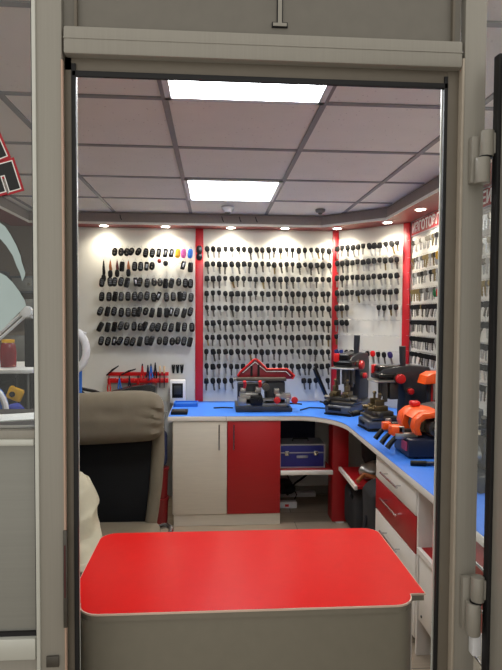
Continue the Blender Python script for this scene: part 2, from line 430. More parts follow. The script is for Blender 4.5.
for n, (x, z) in enumerate([(-.742, .44), (-.64, .44), (-.592, .44), (-.545, .44), (-.5, .44)]):
    fob(x, ZC+z, 0, 2, f'black key fob in the second row of the left panel, {ORD[n+1]} from left', kd=[1, 0, 0, 3, 2][n], tilt=.08); hk.append((x+1.3, ZC+z))
t = thing('key_fob_tag', 'small dark red round tag in the second row of fobs', 'key tag', (-.445, YW-.072, ZC+.455)); MB().ball((0, 0, -.02), (.017, .009, .019)).build('tag', M('dark_red_leather', (120, 24, 18), .6), t); MB().cyl((0, 0, -.005), (0, 0, .012), .002, n=8).build('ring', m_steel, t); hk.append((.855, ZC+.455))
t = thing('key_chain', 'black round tag with a steel chain in the second row of fobs', 'key chain', (-.395, YW-.072, ZC+.43)); MB().ball((0, 0, -.015), (.021, .01, .023)).build('tag', m_black, t)
MB().tube([(.01+.012*i, -.002, -.03-.02*math.sin(i*.55)) for i in range(12)], .0022, 6).build('chain', m_steel, t); hk.append((.905, ZC+.43))
for n, x in enumerate((-.24, -.19)):
    fob(x, ZC+.45-.01*n, 0, 2, ('black key fob with silver face' if n == 0 else 'plain black key fob')+' at the right end of the second row', kd=3 if n == 0 else 1, tilt=.25 if n == 0 else .05); hk.append((x+1.3, ZC+.45))
for r, z in ((3, .31), (4, .197), (5, .068), (6, -.052), (7, -.17)):
    for k, x in enumerate(lcols):
        fob(x+random.uniform(-.004, .004), ZC+z+random.uniform(-.006, .006), k, r, f'black key fob on the left panel, {ORD[r]} row from top, {ORD[k+1]} from left', tilt=random.gauss(.08 if r < 5 else .22, .1)); hk.append((x+1.3, ZC+z))
add_hooks(pl, [(x, z-zb) for x, z in hk])
t = thing('car_key_fob', 'pair of glossy black key fobs hung on the first red strip', 'key fob', (-.122, YW-.05, ZC+.56))
MB().prism([(x, z-.03) for x, z in oval(.05, .075, 18, 2.6)], -.01, .01, 'Y', .004).build('case', m_blackgl, t)
MB().prism([(x, z-.085) for x, z in oval(.05, .06, 18, 2.6)], -.008, .012, 'Y', .004).build('case', m_blackgl, t)
MB().cyl((0, 0, .002), (0, .03, .012), .002, n=8).build('ring', m_steel, t)

# middle panel
pm, L, a = panel('white display panel full of black-headed keys between two red strips', (-.088, YW-.001), (.995, YW-.001), zb+.001, zt-.001, 0, 0, 0)
P0m = (-.088, YW-.001)
mcols = [.027+.0506*k for k in range(21)]
hk = []
for r in range(10):
    z = ZC+.556-.1203*r
    skip = ()
    if r == 9: skip = tuple(range(5, 16))+(19,)
    key_row(pm, 0, P0m, z, mcols, ORD[r+1], 'middle panel', 'keys on the middle panel', skip=skip, wts=[2, 6, .5] if r > 0 else [4, 4, 1])
    hk += [(x, z-zb) for k, x in enumerate(mcols)]
add_hooks(pm, hk)
# diagonal panel
D0 = (1.062, 4.596); D1 = (1.476, 4.182)
pd_, L, ad = panel('white slanted display panel of keys between two red strips', D0, D1, zb+.001, zt-.001, 0, 0, 0)
dcols = [.012+.0485*k for k in range(12)]
hk = []
for r in range(8):
    z = ZC+.572-.1225*r
    skip = {4: (3, 4, 5, 6, 7), 5: tuple(range(3, 12)), 6: tuple(range(1, 12)), 7: (4, 5, 11)}.get(r, ())
    sp = {0: ('blue', M('navy_key_head', (30, 40, 92), .4)), 1: ('blue', M('navy_key_head_2', (30, 44, 110), .4)), 7: ('red', m_redpl), 10: ('violet', M('violet_key_head', (44, 34, 92), .4))} if r == 7 else {}
    key_row(pd_, ad, D0, z, dcols, ORD[r+1], 'slanted panel', 'keys on the slanted panel', skip=skip, special=sp, wts=[8, 1, 1.4])
    hk += [(x, z-zb) for x in dcols]
add_hooks(pd_, hk)
for r in range(8): MB().tube([(.01, -.052, ZC+.572-.1225*r-zb+.004), (L-.01, -.052, ZC+.572-.1225*r-zb+.004)], .0012, 5).build('wire_rail', m_steel, pd_)
# right wall panel
pr_, L, ar = panel('white right wall display panel with rows of flat keys under the red sign', (XR-.001, 4.10), (XR-.001, 1.5), zb+.001, ZC+.60, 0, 0, 0)
def flat_key(hm, bm2):
    t = thing('house_key', 'x', 'key')
    mb = MB(); mb.prism([(x, z-.012) for x, z in oval(.026, .026, 14, 2.6)], -.0012, .0012, 'Y'); mb.build('bow', hm, t)
    MB().prism([(-.0045, -.022), (.0045, -.022), (.0045, -.034), (.002, -.04), (.0045, -.045), (.002, -.052), (.0045, -.058), (0, -.066), (-.0045, -.06)], -.001, .001, 'Y').build('blade', bm2, t)
    return t
hp = [flat_key(m_steel, m_steel), flat_key(m_brass, m_brass), flat_key(m_steeldk, m_steel), flat_key(m_black, m_steeldk), flat_key(m_black, m_steel)]
rz_ = [.56, .43, .318, .195, .08, -.034, -.155, -.27, -.385]
hk = []
for r, z in enumerate(rz_):
    ys = [3.925-.037*k for k in range(13)]+[2.95-.033*k for k in range(6)]
    for k, y in enumerate(ys):
        wt = [3, 1.6, 3, .2, 0] if r < 4 else [.3, .2, 0, 4, 5]
        pr = random.choices(hp, wt)[0]
        dark = pr in hp[3:]
        kind = 'black-headed flat key' if dark else 'bare metal flat key'
        if k < 13: lb = f'{kind} on the right wall, {ORD[r+1]} row from top, {ORD[k+1]} from left'
        else: lb = f'{kind} beside the door hinge gap, {ORD[r+1]} row, {ORD[k-12]} from left'
        z_ = z*.965; tk = place(pr, (XR-.068-random.uniform(-.004, .006), y, ZC+z_), ar, random.gauss(0, .1), lb, 'key', 'flat keys on the right wall', 1.0+random.uniform(-.3, .3))
        tk.scale = (random.uniform(1.05, 1.3), 1.4, random.uniform(1.2, 1.4))
        hk.append((4.10-y, ZC+z_-zb))
    MB().tube([(.01, -.05, ZC+z-zb+.004), (L-.01, -.05, ZC+z-zb+.004)], .0012, 5).build('wire_rail', m_steel, pr_)
add_hooks(pr_, hk)
for y, z, mt, mt2, lb in [(3.47, .42, m_yellow, m_brass, 'yellow key cover in the second row of the right wall'), (3.50, .18, m_green, m_green, 'green key cover in the fourth row of the right wall'), (3.45, .18, m_redpl, m_redpl, 'red key cover beside a green one on the right wall')]:
    t = thing('key_cover', lb, 'key cover', (XR-.07, y, ZC+z), ar+1.0)
    MB().prism([(x, q-.03) for x, q in oval(.035, .055, 14, 3)], -.008, .008, 'Y', .003).build('cover', mt, t); MB().cyl((0, 0, -.004), (0, 0, .006), .002, n=8).build('loop', m_steel, t)

# sign on the right wall
sg = thing('wall_sign', 'red sign with white lettering along the top of the right wall', 'sign', (XR-.001, 4.12, ZC+.605), ar)
MB().b2((0, -.012, 0), (1.245, 0, .10)).build('board', m_signred, sg)
fr = MB(); fr.b2((-.008, -.016, .10), (1.253, 0, .108)).b2((-.008, -.016, -.008), (1.253, 0, 0)).b2((-.008, -.016, 0), (0, 0, .10)).b2((1.245, -.016, 0), (1.253, 0, .10)); fr.build('frame', m_silver, sg)
def text_obj(body, size, mat, parent, loc, rot, extrude=.0015, offset=0, name='lettering', sx=1, bold=0):
    cu = bpy.data.curves.new(name, 'FONT'); cu.body = body; cu.size = size; cu.extrude = extrude; cu.offset = offset; cu.align_x = 'CENTER'; cu.align_y = 'CENTER'
    o = bpy.data.objects.new(name, cu); C.objects.link(o)
    dg = bpy.context.evaluated_depsgraph_get(); me = bpy.data.meshes.new_from_object(o.evaluated_get(dg)); bpy.data.objects.remove(o)
    me.materials.clear(); me.materials.append(mat)
    o = bpy.data.objects.new(name, me); C.objects.link(o); o.parent = parent; o.location = loc; o.rotation_euler = rot; o.scale = (sx, 1, 1)
    return o
tx = text_obj('ИЗГОТОВЛЕНИЕ КЛЮЧЕЙ', .098, m_paper, sg, (.62, -.0135, .047), (PI/2, 0, 0), offset=.0018)
w = max(v.co.x for v in tx.data.vertices)-min(v.co.x for v in tx.data.vertices); tx.scale.x = 1.19/w

# ------------------------------------------------------------------ counters
def arc(cx, cy, rx, ry, a0, a1, n=10): return [(cx+rx*math.cos(math.radians(a0+(a1-a0)*k/n)), cy+ry*math.sin(math.radians(a0+(a1-a0)*k/n))) for k in range(n+1)]
top_pts = [(-.326, 4.612), (-.326, 3.93)]+arc(.58, 3.54, .31, .39, 90, 0)+[(.89, 1.48), (XR-.01, 1.48), (XR-.01, 4.14), (1.037, 4.612)]
ct = thing('worktop', 'blue L-shaped worktop with pale edge running under the key panels', 'worktop', (0, 4.3, .766))
mb = MB().prism([(x, y-4.3) for x, y in top_pts], 0, .034, 'Z', .002); mb.build('edge_band', m_white, ct, 'pale edge')
ins = [(-.323, 4.611), (-.323, 3.934)]+arc(.58, 3.54, .3065, .3865, 90, 0)+[(.894, 1.483), (XR-.011, 1.483), (XR-.011, 4.14), (1.037, 4.611)]
MB().prism([(x, y-4.3) for x, y in ins], .034, .036, 'Z').build('blue_surface', m_blue, ct, 'blue top surface')
MB().b2((.089, -.372, .001), (.091, -.3695, .035)).build('joint', m_darkwood, ct)
TOP = .8025
# base cabinet
cb = thing('base_cabinet', 'base cabinet with one cream door and one red door under the worktop', 'cabinet', (.1, 4.235, 0))
c = MB(); c.b2((-.395, -.28, .085), (-.379, .33, .765)).b2((.37, -.28, .085), (.386, .33, .765)).b2((-.38, -.28, .085), (.37, .33, .1)).b2((-.379, .32, .1), (.37, .33, .765)).b2((-.379, -.28, .745), (.37, .33, .765)); c.build('carcass', m_cream, cb)
MB().b2((-.385, -.29, .002), (.386, -.272, .083)).build('plinth', m_cream, cb)
dr = MB().b2((-.389, -.30, .088), (-.004, -.282, .762), .002).build('door', m_cream, cb, 'cream left door')
def vhandle(x, y, z0, z1, par): MB().tube([(x, y, z0+.02), (x, y-.028, z0+.02), (x, y-.028, z0+.02)], .0035, 6).tube([(x, y, z1-.02), (x, y-.028, z1-.02)], .0035, 6).tube([(x, y-.03, z0), (x, y-.03, z1)], .0055, 8).build('handle', m_chrome, par)
vhandle(-.06, -.30, .562, .745, dr)
dr = MB().b2((0, -.30, .088), (.384, -.282, .762), .002).build('door', m_red, cb, 'red right door')
vhandle(.045, -.30, .562, .745, dr)
# open bay with shelf, red corner post
sh = thing('wall_shelf', 'red shelf with white front edge holding a blue case under the worktop', 'shelf', (.67, 4.25, .38))
MB().b2((-.183, -.30, 0), (.20, .35, .018)).build('board', m_red, sh); MB().b2((-.183, -.325, -.012), (.20, -.30, .018), .002).build('front_edge', m_white, sh, 'white front edge')
o = MB().b2((.487, 4.56, .40), (.853, 4.575, .765)).build('back_panel', m_navyback); tag(o, 'dark navy back panel behind the blue case', 'panel')
o = MB().b2((.872, 3.95, .012), (.99, 4.10, .765), .002).build('corner_post', m_red); tag(o, 'red upright corner panel under the bend of the worktop', 'panel')
o = MB().b2((.90, 3.952, 0), (.96, 3.99, .012)).build('levelling_foot', m_whitepl); o.parent = bpy.data.objects['corner_post']
# blue case
cs = thing('equipment_case', 'blue metal case with silver trim on the shelf', 'case', (.655, 4.10, .399))
MB().box((0, 0, .09), (.33, .2, .176), None, .004).build('body', m_bluec, cs)
t = MB()
for z in (.006, .115, .174): t.b2((-.168, -.104, z-.005), (.168, .104, z+.005)) if z != .115 else t.b2((-.168, -.104, z-.004), (.168, -.1, z+.004))
for x in (-.165, .165): t.b2((x-.005, -.105, 0), (x+.005, -.095, .18))
t.build('trim', m_silver, cs)
for x in (-.115, .1): MB().box((x, -.106, .112), (.03, .008, .034), None, .002).build('latch', m_chrome, cs)
MB().box((0, -.104, .085), (.085, .006, .018), None, .002).build('name_plate', m_silver, cs)
MB().tube([(-.06, 0, .178), (-.055, 0, .198), (.055, 0, .198), (.06, 0, .178)], .006, 8).build('handle', m_black, cs)
# cables and socket block in the bay
o = MB().tube([(.82, 4.55, .37), (.83, 4.5, .30), (.79, 4.48, .22), (.72, 4.45, .18), (.66, 4.42, .15), (.62, 4.4, .10), (.59, 4.38, .14), (.57, 4.4, .1), (.60, 4.36, .08)], .008, 8).tube([(.56, 4.5, .36), (.58, 4.46, .28), (.62, 4.44, .18), (.68, 4.42, .06), (.66, 4.4, .03)], .005, 8).build('cable_bundle', m_black); tag(o, 'black cables drooping in the open bay under the shelf', 'cable')
o = MB().ball((.58, 4.44, .14), (.07, .05, .05)).ball((.62, 4.42, .11), (.05, .04, .04)).ball((.57, 4.42, .1), (.04, .04, .03)).build('cable_coil', m_bag); o.parent = bpy.data.objects['cable_bundle']
t = thing('socket_strip', 'white socket strip on the floor under the shelf', 'socket strip', (.58, 4.30, 0)); MB().box((0, 0, .025), (.16, .06, .05), None, .005).build('housing', m_whitepl, t); MB().box((0, -.031, .025), (.03, .002, .02)).build('switch', m_redpl, t)
o = MB().b2((.50, 4.54, 0), (.86, 4.6, .035)).build('cable_duct', m_whitepl); tag(o, 'pale cable duct along the floor under the back worktop', 'cable duct')

# right run: drawers
XD = .91
def drawer_unit(y0, y1, label, mats, hidden=False):
    t = thing('drawer_cabinet', label, 'drawer cabinet', (XD, (y0+y1)/2, 0))
    w = (y0-y1)/2
    MB().b2((.02, -w, .06), (.55, w, .765)).build('carcass', m_white, t)
    MB().b2((.04, -w+.01, 0), (.5, w-.01, .06)).build('plinth', m_darkwood, t)
    zs = [(.628, .762), (.454, .622), (.272, .448), (.068, .266)]
    for (z0, z1), mt, nm in zip(zs, mats, ('top', 'second', 'third', 'bottom')):
        d_ = MB().b2((0, -w+.002, z0), (.018, w-.002, z1), .002).build('drawer', mt, t, ('red ' if mt == m_red else 'white ')+nm+' drawer')
        zz = z1-.06
        MB().tube([(-.03, -.13, zz), (-.03, .13, zz)], .0055, 8).tube([(0, -.1, zz), (-.03, -.1, zz)], .0035, 6).tube([(0, .1, zz), (-.03, .1, zz)], .0035, 6).build('handle', m_chrome, d_)
drawer_unit(3.005, 2.39, 'white drawer cabinet with one red drawer under the right worktop', [m_white, m_red, m_white, m_white])
drawer_unit(1.98, 1.49, 'drawer cabinet with a red top drawer seen past the lower door hinge', [m_red, m_red, m_white, m_white])
o = MB().b2((XD+.005, 2.372, 0), (XD+.56, 2.388, .765)).build('partition_panel', m_white); tag(o, 'pale upright side panel between drawers and the open red shelf', 'panel')
o = MB().b2((1.47, 1.99, 0.01), (1.485, 2.37, .765)).build('back_panel', M('lilac_white_panel', (212, 202, 206), .5)); tag(o, 'pale back panel behind the open red shelf at right', 'panel')
t = thing('wall_shelf', 'red shelf with white edge between the two drawer cabinets', 'shelf', (XD, 2.18, .475)); MB().b2((.018, -.19, 0), (.555, .19, .018)).build('board', m_red, t); MB().b2((0, -.19, -.004), (.018, .19, .02)).build('front_edge', m_white, t)
t = thing('wall_shelf', 'red shelf with white edge in the dark bay beside the corner post', 'shelf', (XD, 3.5, .408)); MB().b2((.018, -.04, 0), (.53, .42, .018)).build('board', m_red, t); MB().b2((0, -.04, -.006), (.018, .42, .02)).build('front_edge', m_white, t)
o = MB().b2((XD+.01, 2.0, .17), (XD+.028, 2.368, .465), .002).build('lower_panel', m_white, bpy.data.objects['partition_panel'])
for y_, z_ in ((2.21, .24), (2.33, .2)): MB().cyl((XD+.007, y_, z_), (XD+.012, y_, z_), .006, n=10).build('screw_hole', m_black, o)
o = MB().b2((1.455, 3.02, 0.01), (1.47, 4.06, .765)).build('back_panel', m_navyback); tag(o, 'dark navy sheet standing in for the shade of the bay behind the bags', 'panel')  # dark sheet added over the white wall, stands in for shade under the worktop
# clutter in the dark bay
t = thing('tool_bag', 'black bag on the floor in the dark bay left of the drawers', 'bag', (1.11, 3.23, 0))
b = MB().box((0, 0, .26), (.34, .36, .51), None, .07, 4)
for v in b.bm.verts: v.co.x += .02*math.sin(v.co.z*25+v.co.y*9); v.co.y += .015*math.sin(v.co.z*31)
b.build('body', m_bag, t); MB().tube([(-.15, -.1, .49), (-.13, -.08, .525), (-.02, -.02, .54), (.06, -.02, .532), (.08, 0, .50)], .012, 8).build('handle', m_bag, t)
MB().tube([(-.17, .06, .3), (-.2, .02, .2), (-.185, -.06, .12)], .012, 8).build('strap', m_bag, t)
t = thing('tool_bag', 'dark slumped bag on the floor under the red shelf in the dark bay', 'bag', (1.15, 3.72, 0)); b = MB().box((0, 0, .17), (.4, .44, .33), None, .07, 4)
for v in b.bm.verts: v.co.y += .02*math.sin(v.co.z*28)
b.build('body', m_bag, t); MB().tube([(-.18, -.05, .25), (-.21, -.05, .3), (-.2, .05, .3), (-.17, .06, .25)], .01, 8).build('handle', m_bag, t)
t = thing('tool_bundle', 'tan and silver rag bundle on the red shelf in the dark bay', 'cloth', (1.06, 3.60, .427))
b = MB().ball((0, 0, .06), (.09, .08, .06), n=20)
for v in b.bm.verts: v.co += Vector((math.sin(v.co.y*70), math.sin(v.co.z*60), math.sin(v.co.x*55)))*.008
b.build('cloth', m_steel, t); MB().tube([(-.12, -.1, .02), (-.07, -.06, .05), (0, -.09, .04), (.03, -.12, .015)], .016, 8).build('strap', m_leather, t)
t = thing('tool_bag', 'dark bag slumped on the red shelf behind the rag bundle', 'bag', (1.2, 3.79, .427)); b = MB().box((0, 0, .15), (.3, .26, .29), None, .08, 4)
for v in b.bm.verts: v.co.x += .02*math.sin(v.co.z*30)
b.build('body', m_bag, t); MB().tube([(-.08, 0, .28), (-.04, -.03, .31), (.04, -.03, .31), (.08, 0, .28)], .01, 8).build('handle', m_bag, t)

# ------------------------------------------------------------------ red table in the doorway
TZ = ZC-.75
tb = thing('reception_table', 'glossy red reception table with rounded corners filling the doorway', 'table', (.1, 1.62, 0))
def rc(cx, cy, r, a0): return arc(cx, cy, r, r, a0, a0+90, 6)
def tabletop(i=0):
    xl, xr = -.378+i, .574-i; fl, frr = -.344+i, .532-i; y0, y1, ym = 1.372+i, 1.888-i, 1.428+i
    p = rc(fl+.055, y0+.055, .055, 180)+rc(frr-.055, y0+.055, .055, 270)+[(frr, ym-.003), (frr+.004, ym), (xr, ym)]+rc(xr-.05, y1-.05, .05, 0)+rc(xl+.05, y1-.05, .05, 90)+[(xl, ym), (fl-.004, ym), (fl, ym-.003)]
    return [(x-.1, y-1.62) for x, y in p]
MB().prism(tabletop(), TZ-.006, TZ-.001, 'Z').build('edge_band', M('pale_edge_band', (222, 196, 176), .5), tb, 'pale edge band')
m_gb = M('grey_beige_laminate', (132, 126, 112), .5, var=.04)
MB().prism(tabletop(.003), TZ-.022, TZ-.006, 'Z').build('underlay', m_gb, tb)
MB().prism(tabletop(.0022), TZ-.001, TZ, 'Z').build('tabletop', m_redtop, tb, 'bright red glossy top')
MB().prism(rc(-.444+.045, -.24+.045, .045, 180)+rc(.431-.045, -.24+.045, .045, 270)+[(.431, -.18), (-.444, -.18)], .02, TZ-.0225, 'Z').build('front_panel', m_gb, tb, 'grey front panel')
MB().b2((-.44, -.178, .0), (-.422, .22, TZ-.021)).build('side_panel', m_cream, tb)
MB().b2((.425, -.178, .0), (.443, .22, TZ-.021)).build('side_panel', m_white, tb)

# ------------------------------------------------------------------ office chair
ch = thing('office_chair', 'office chair with black mesh back and grey padded headrest behind the red table', 'office chair', (-.5, 2.62, 0))
pw = MB().box((0, 0, 1.042), (.53, .13, .245), None, .06, 5)
bmesh.ops.subdivide_edges(pw.bm, edges=[e for e in pw.bm.edges if e.calc_length() > .06], cuts=10, use_grid_fill=True)
for v in pw.bm.verts:
    x, y, z = v.co; e = max(0, (abs(x)-.17)/.1)
    z0 = z-1.04
    v.co.y += -.012*math.cos(x*6)*(1-abs(z0)/.12)+ (.013*math.sin(z*120+x*40)*e if y < 0 else 0)
    v.co.y += .012*math.exp(-((x-.02)**2+(z0-.03)**2)/.0006)
    v.co.z += .006*math.sin(x*9)-.018*(abs(x)/.26)**4*(1 if z0 > 0 else -1)
pw.build('headrest_pillow', m_chair, ch, 'padded grey headrest')
MB().box((0, .05, .72), (.41, .018, .5), None, .008).build('mesh_back', m_mesh, ch, 'black mesh backrest')
for s in (-1, 1):
    b = MB().tube([(s*.235, .04, .98), (s*.232, .045, .85), (s*.222, .035, .7), (s*.208, .02, .58), (s*.195, -.0, .48)], [.028, .032, .031, .03, .028], 12)
    b.build('side_frame', m_chair, ch, 'grey fabric side of the backrest')
b = MB().box((0, -.2, .49), (.5, .48, .1), None, .045, 4)
b.build('seat', m_chair, ch)
for s in (-1, 1):
    MB().tube([(s*.22, .1, .47), (s*.27, .08, .49), (s*.30, .0, .505), (s*.30, -.1, .51), (s*.27, -.2, .49), (s*.22, -.22, .46)], .013, 10).build('side_bar', m_chrome, ch, 'chrome bar beside the seat')
MB().cyl((0, -.15, .12), (0, -.15, .45), .028).build('gas_lift', m_chrome, ch)
for k in range(5):
    aa = 2*PI*k/5+.3; l = MB().tube([(0, -.15, .13), (.16*math.cos(aa), -.15+.16*math.sin(aa), .115), (.3*math.cos(aa), -.15+.3*math.sin(aa), .08)], [.026, .022, .016], 10).build('base_leg', m_chrome, ch)
    MB().cyl((.3*math.cos(aa)-.02*math.sin(aa), -.15+.3*math.sin(aa)+.02*math.cos(aa), .028), (.3*math.cos(aa)+.02*math.sin(aa), -.15+.3*math.sin(aa)-.02*math.cos(aa), .028), .028, n=16, bev=.005).build('caster', m_black, l)
# cream jacket on the chair
jk = MB(); N = 26; R_ = 22; rings = []
path = [((-.60, 2.36, .85), .03, .03), ((-.595, 2.35, .83), .075, .06), ((-.592, 2.33, .76), .105, .075), ((-.585, 2.30, .68), .108, .08), ((-.575, 2.26, .60), .118, .085), ((-.555, 2.2, .56), .13, .07), ((-.545, 2.12, .552), .125, .03)]
def lerp(i):
    t = i/(N-1)*(len(path)-1); k = min(int(t), len(path)-2); f = t-k
    a, b = path[k], path[k+1]; f2 = f
    return Vector(a[0]).lerp(Vector(b[0]), f2), a[1]+(b[1]-a[1])*f2, a[2]+(b[2]-a[2])*f2
for i in range(N):
    c0, rx, ry = lerp(i)
    ring = []
    for k in range(R_):
        an = 2*PI*k/R_; fold = 1+.07*math.sin(an*3+i*.9)+.05*math.sin(an*5-i*.6)
        ring.append(jk.bm.verts.new(c0+Vector((rx*fold*math.cos(an), ry*fold*math.sin(an), .012*math.sin(i*1.3+an*2)))))
    rings.append(ring)
for a_, b_ in zip(rings, rings[1:]):
    for k in range(R_): jk.bm.faces.new((a_[k], a_[(k+1) % R_], b_[(k+1) % R_], b_[k]))
jk.bm.faces.new(rings[0][::-1]); jk.bm.faces.new(rings[-1]); bmesh.ops.recalc_face_normals(jk.bm, faces=jk.bm.faces)
o = jk.build('jacket', m_cloth); tag(o, 'cream jacket heaped on the chair seat at the left door edge', 'jacket')
s_ = o.modifiers.new('s', 'SUBSURF'); s_.levels = 1; s_.render_levels = 1

# ------------------------------------------------------------------ things left of the counter
ds = thing('side_desk', 'grey side desk against the back wall behind the office chair', 'desk', (-.86, 4.32, 0))
MB().b2((-.45, -.28, .70), (.44, .29, .728)).build('desktop', m_greycab, ds)
for x in (-.44, .41): MB().b2((x, -.25, 0), (x+.02, .26, .70)).build('side_panel', m_greycab, ds)
m_redshade = M('shaded_red_plastic', (112, 14, 20), .4)  # bin red darkened to carry the shade beside the cabinet
rk = thing('tool_rack', 'red wall rack of pliers and screwdrivers left of the first red strip', 'tool rack', (-.62, YW-.01, ZC-.53))
MB().b2((-.25, -.012, .02), (.245, 0, .05), .002).build('top_bar', m_redpl, rk); MB().b2((-.25, -.05, -.035), (.245, 0, .0), .004).build('tray', m_redpl, rk)
for k in range(10): MB().tube([(-.23+.05*k, -.05, -.01), (-.23+.05*k, -.07, -.015), (-.23+.05*k, -.072, .01)], .004, 6).build('peg', m_redpl, rk)
def tool(kind, x, z, mat, lb, tilt=0):
    t = thing(kind[0], lb, kind[1], (-.62+x, YW-.065, ZC-.53+z)); t.rotation_euler = (0, tilt, 0); t.scale = (.85, .85, .62 if kind[0] == 'pliers' else .85)
    if kind[0] == 'pliers':
        MB().tube([(0, 0, .09), (-.006, 0, .02), (-.014, 0, -.04), (-.01, 0, -.09)], .007, 8).build('handle', mat, t); MB().tube([(0, 0, .09), (.006, 0, .02), (.014, 0, -.04), (.01, 0, -.09)], .007, 8).build('handle', mat, t)
        MB().prism([(-.01, .06), (.01, .06), (.004, .12), (-.004, .12)], -.005, .005, 'Y', .001).build('jaw', m_black, t)
    elif kind[0] == 'screwdriver':
        MB().cyl((0, 0, .03), (0, 0, .10), .010, .009, 12, .002).build('handle', mat, t); MB().cyl((0, 0, -.11), (0, 0, .03), .0045, n=8).build('shaft', m_black, t)
    else:
        MB().prism([(-.06, -.012), (.05, .018), (.055, .03), (-.02, .02), (-.065, .0)], -.005, .005, 'Y', .001).build('blade', m_black, t); MB().cyl((-.06, 0, -.006), (-.09, 0, -.016), .008, n=8).build('handle', mat, t)
PL = ('pliers', 'pliers'); SD = ('screwdriver', 'screwdriver'); KN = ('trimming_knife', 'knife')
tool(KN, -.19, .07, m_black, 'black blade tool at the far left of the red tool rack', -.4); tool(KN, -.06, .055, m_black, 'second black blade tool lying along the red tool rack', -.1)
for x, mt, nm in ((-.235, m_redpl, 'red-handled pliers at the left end of the rack'), (-.15, m_bluepl, 'blue-handled pliers, second pair on the rack'), (-.07, m_navy, 'navy-handled pliers, third pair on the rack'), (0, m_redpl, 'red-handled pliers in the middle of the rack')): tool(PL, x, -.05, mt, nm)
tool(PL, .035, .05, m_redpl, 'tall red-handled cutters right of the middle of the rack'); tool(PL, .08, .04, m_navy, 'dark blue pliers standing in the rack'); tool(PL, .105, .05, m_bluepl, 'bright blue pliers standing beside the black pair'); tool(PL, .14, .06, m_black, 'black pliers standing highest in the red rack', )
hand = M('cream_handle', (226, 196, 150), .5)
tool(SD, .178, .02, hand, 'cream-handled screwdriver, the left of two'); tool(SD, .213, .02, hand, 'cream-handled screwdriver, the right of two')
for k, x in enumerate((-.335, -.30, -.265)):
    t = thing('car_key_fob', f'thick black key fob above the white speaker, {ORD[k+1]} of three from left', 'key fob', (x, YW-.02, ZC-.43), 0, 'fobs above the speaker')
    MB().prism([(-.015, .012), (.015, .012), (.013, -.02), (.007, -.06), (-.007, -.06), (-.013, -.02)], -.008, .006, 'Y', .003).build('case', m_black, t); MB().cyl((0, .012, .004), (0, -.012, .004), .004, n=8).build('rivet', m_steel, t)
t = thing('key_tester', 'white box device with a black square front standing on the worktop', 'device', (-.295, 4.54, TOP))
MB().box((0, 0, .095), (.125, .06, .19), None, .006).build('housing', m_whitepl, t); MB().box((0, -.031, .105), (.088, .006, .12), None, .003).build('front', m_black, t); MB().box((0, -.035, .11), (.06, .004, .07), None, .002).build('screen', m_machine, t)
t = thing('desk_tray', 'blue tray at the left end of the blue worktop', 'tray', (-.22, 4.4, TOP)); MB().box((0, 0, .008), (.19, .14, .016), None, .004).build('base', m_bluepl, t)
r_ = MB()
for s in (-1, 1): r_.b2((s*.09-.004, -.07, .01), (s*.09+.004, .07, .028)); r_.b2((-.09, s*.066-.004, .01), (.09, s*.066+.004, .028))
r_.build('rim', m_bluepl, t)
t = thing('card_reader', 'small black box at the left front corner of the worktop', 'device', (-.25, 4.05, TOP)); MB().box((0, 0, .012), (.12, .12, .024), None, .004).build('housing', m_black, t); MB().box((0, 0, .0255), (.08, .08, .003)).build('screen', m_machine, t)
t = thing('laptop_case', 'black wedge-shaped case on the side desk under the tool rack', 'case', (-.66, 4.4, .728)); MB().prism([(-.19, 0), (.20, 0), (.205, .24), (.18, .255), (.02, .235), (-.16, .185), (-.19, .165)], -.09, .09, 'Y', .01).build('shell', m_blackgl, t); MB().box((.05, -.092, .05), (.2, .004, .008)).build('zip', m_steeldk, t)
# bins between chair and cabinet
for k, (z, lb) in enumerate(((0, 'red plastic bin on the floor beside the cabinet, the lower of two'), (.215, 'red plastic bin stacked on the lower one beside the cabinet'))):
    t = thing('plastic_bin', lb, 'bin', (-.395, 3.97, z), 0, 'stacked red bins'); MB().lathe([(.062, 0), (.07, .19), (.073, .19), (.073, .205), (.06, .205)], (0, 0, 0)).build('tub', m_redshade, t); MB().lathe([(.074, .2), (.074, .212), (.03, .214)], (0, 0, 0)).build('lid', m_redshade, t)
t = thing('tool_pouch', 'dark blue pouch sitting on top of the stacked red bins', 'pouch', (-.40, 3.99, .43)); b = MB().box((0, 0, .13), (.13, .13, .26), None, .04, 3); b.build('body', M('dark_blue_cloth', (24, 34, 70), .8, bump=.2), t); MB().tube([(-.03, 0, .25), (0, -.02, .275), (.03, 0, .25)], .006, 6).build('loop', m_black, t)
t = thing('hanging_brush', 'thin pale cords hanging from the left end of the worktop', 'cord', (-.33, 4.12, .80)); 
for q in (0, 1, 2): MB().tube([(.0, 0, .004), (-.02-.012*q, -.02, .006), (-.035-.012*q, -.03, -.06), (-.03-.008*q, -.03, -.16+.03*q)], .003, 6).build('cord', m_steel, t)

# ------------------------------------------------------------------ key duplicator (red shield behind)
du = thing('key_cutting_machine', 'steel key cutting machine with a red peaked shield on the back worktop', 'key machine', (.165, 4.08, TOP))
MB().b2((0, 0, 0), (.425, .26, .03), .004).build('base', m_machine, du)
MB().b2((.0, .0, .03), (.405, .25, .05), .003).build('base_edge', m_steeldk, du)
MB().b2((.02, .01, .05), (.40, .10, .062)).b2((.02, .0, .05), (.08, .09, .10), .003).b2((.205, .0, .085), (.29, .05, .1)).b2((.02, .0, .098), (.13, .06, .11)).build('slide_bed', m_steel, du)
MB().b2((.11, -.02, .05), (.2, .1, .125), .008).cyl((.12, -.03, .09), (.12, .02, .09), .018).cyl((.185, -.03, .09), (.185, .02, .09), .018).build('carriage', m_black, du)
MB().b2((.03, .03, .11), (.17, .12, .14), .004).b2((.035, .02, .14), (.075, .1, .175), .004).b2((.15, .02, .14), (.19, .1, .18), .004).build('left_clamp', m_steel, du)
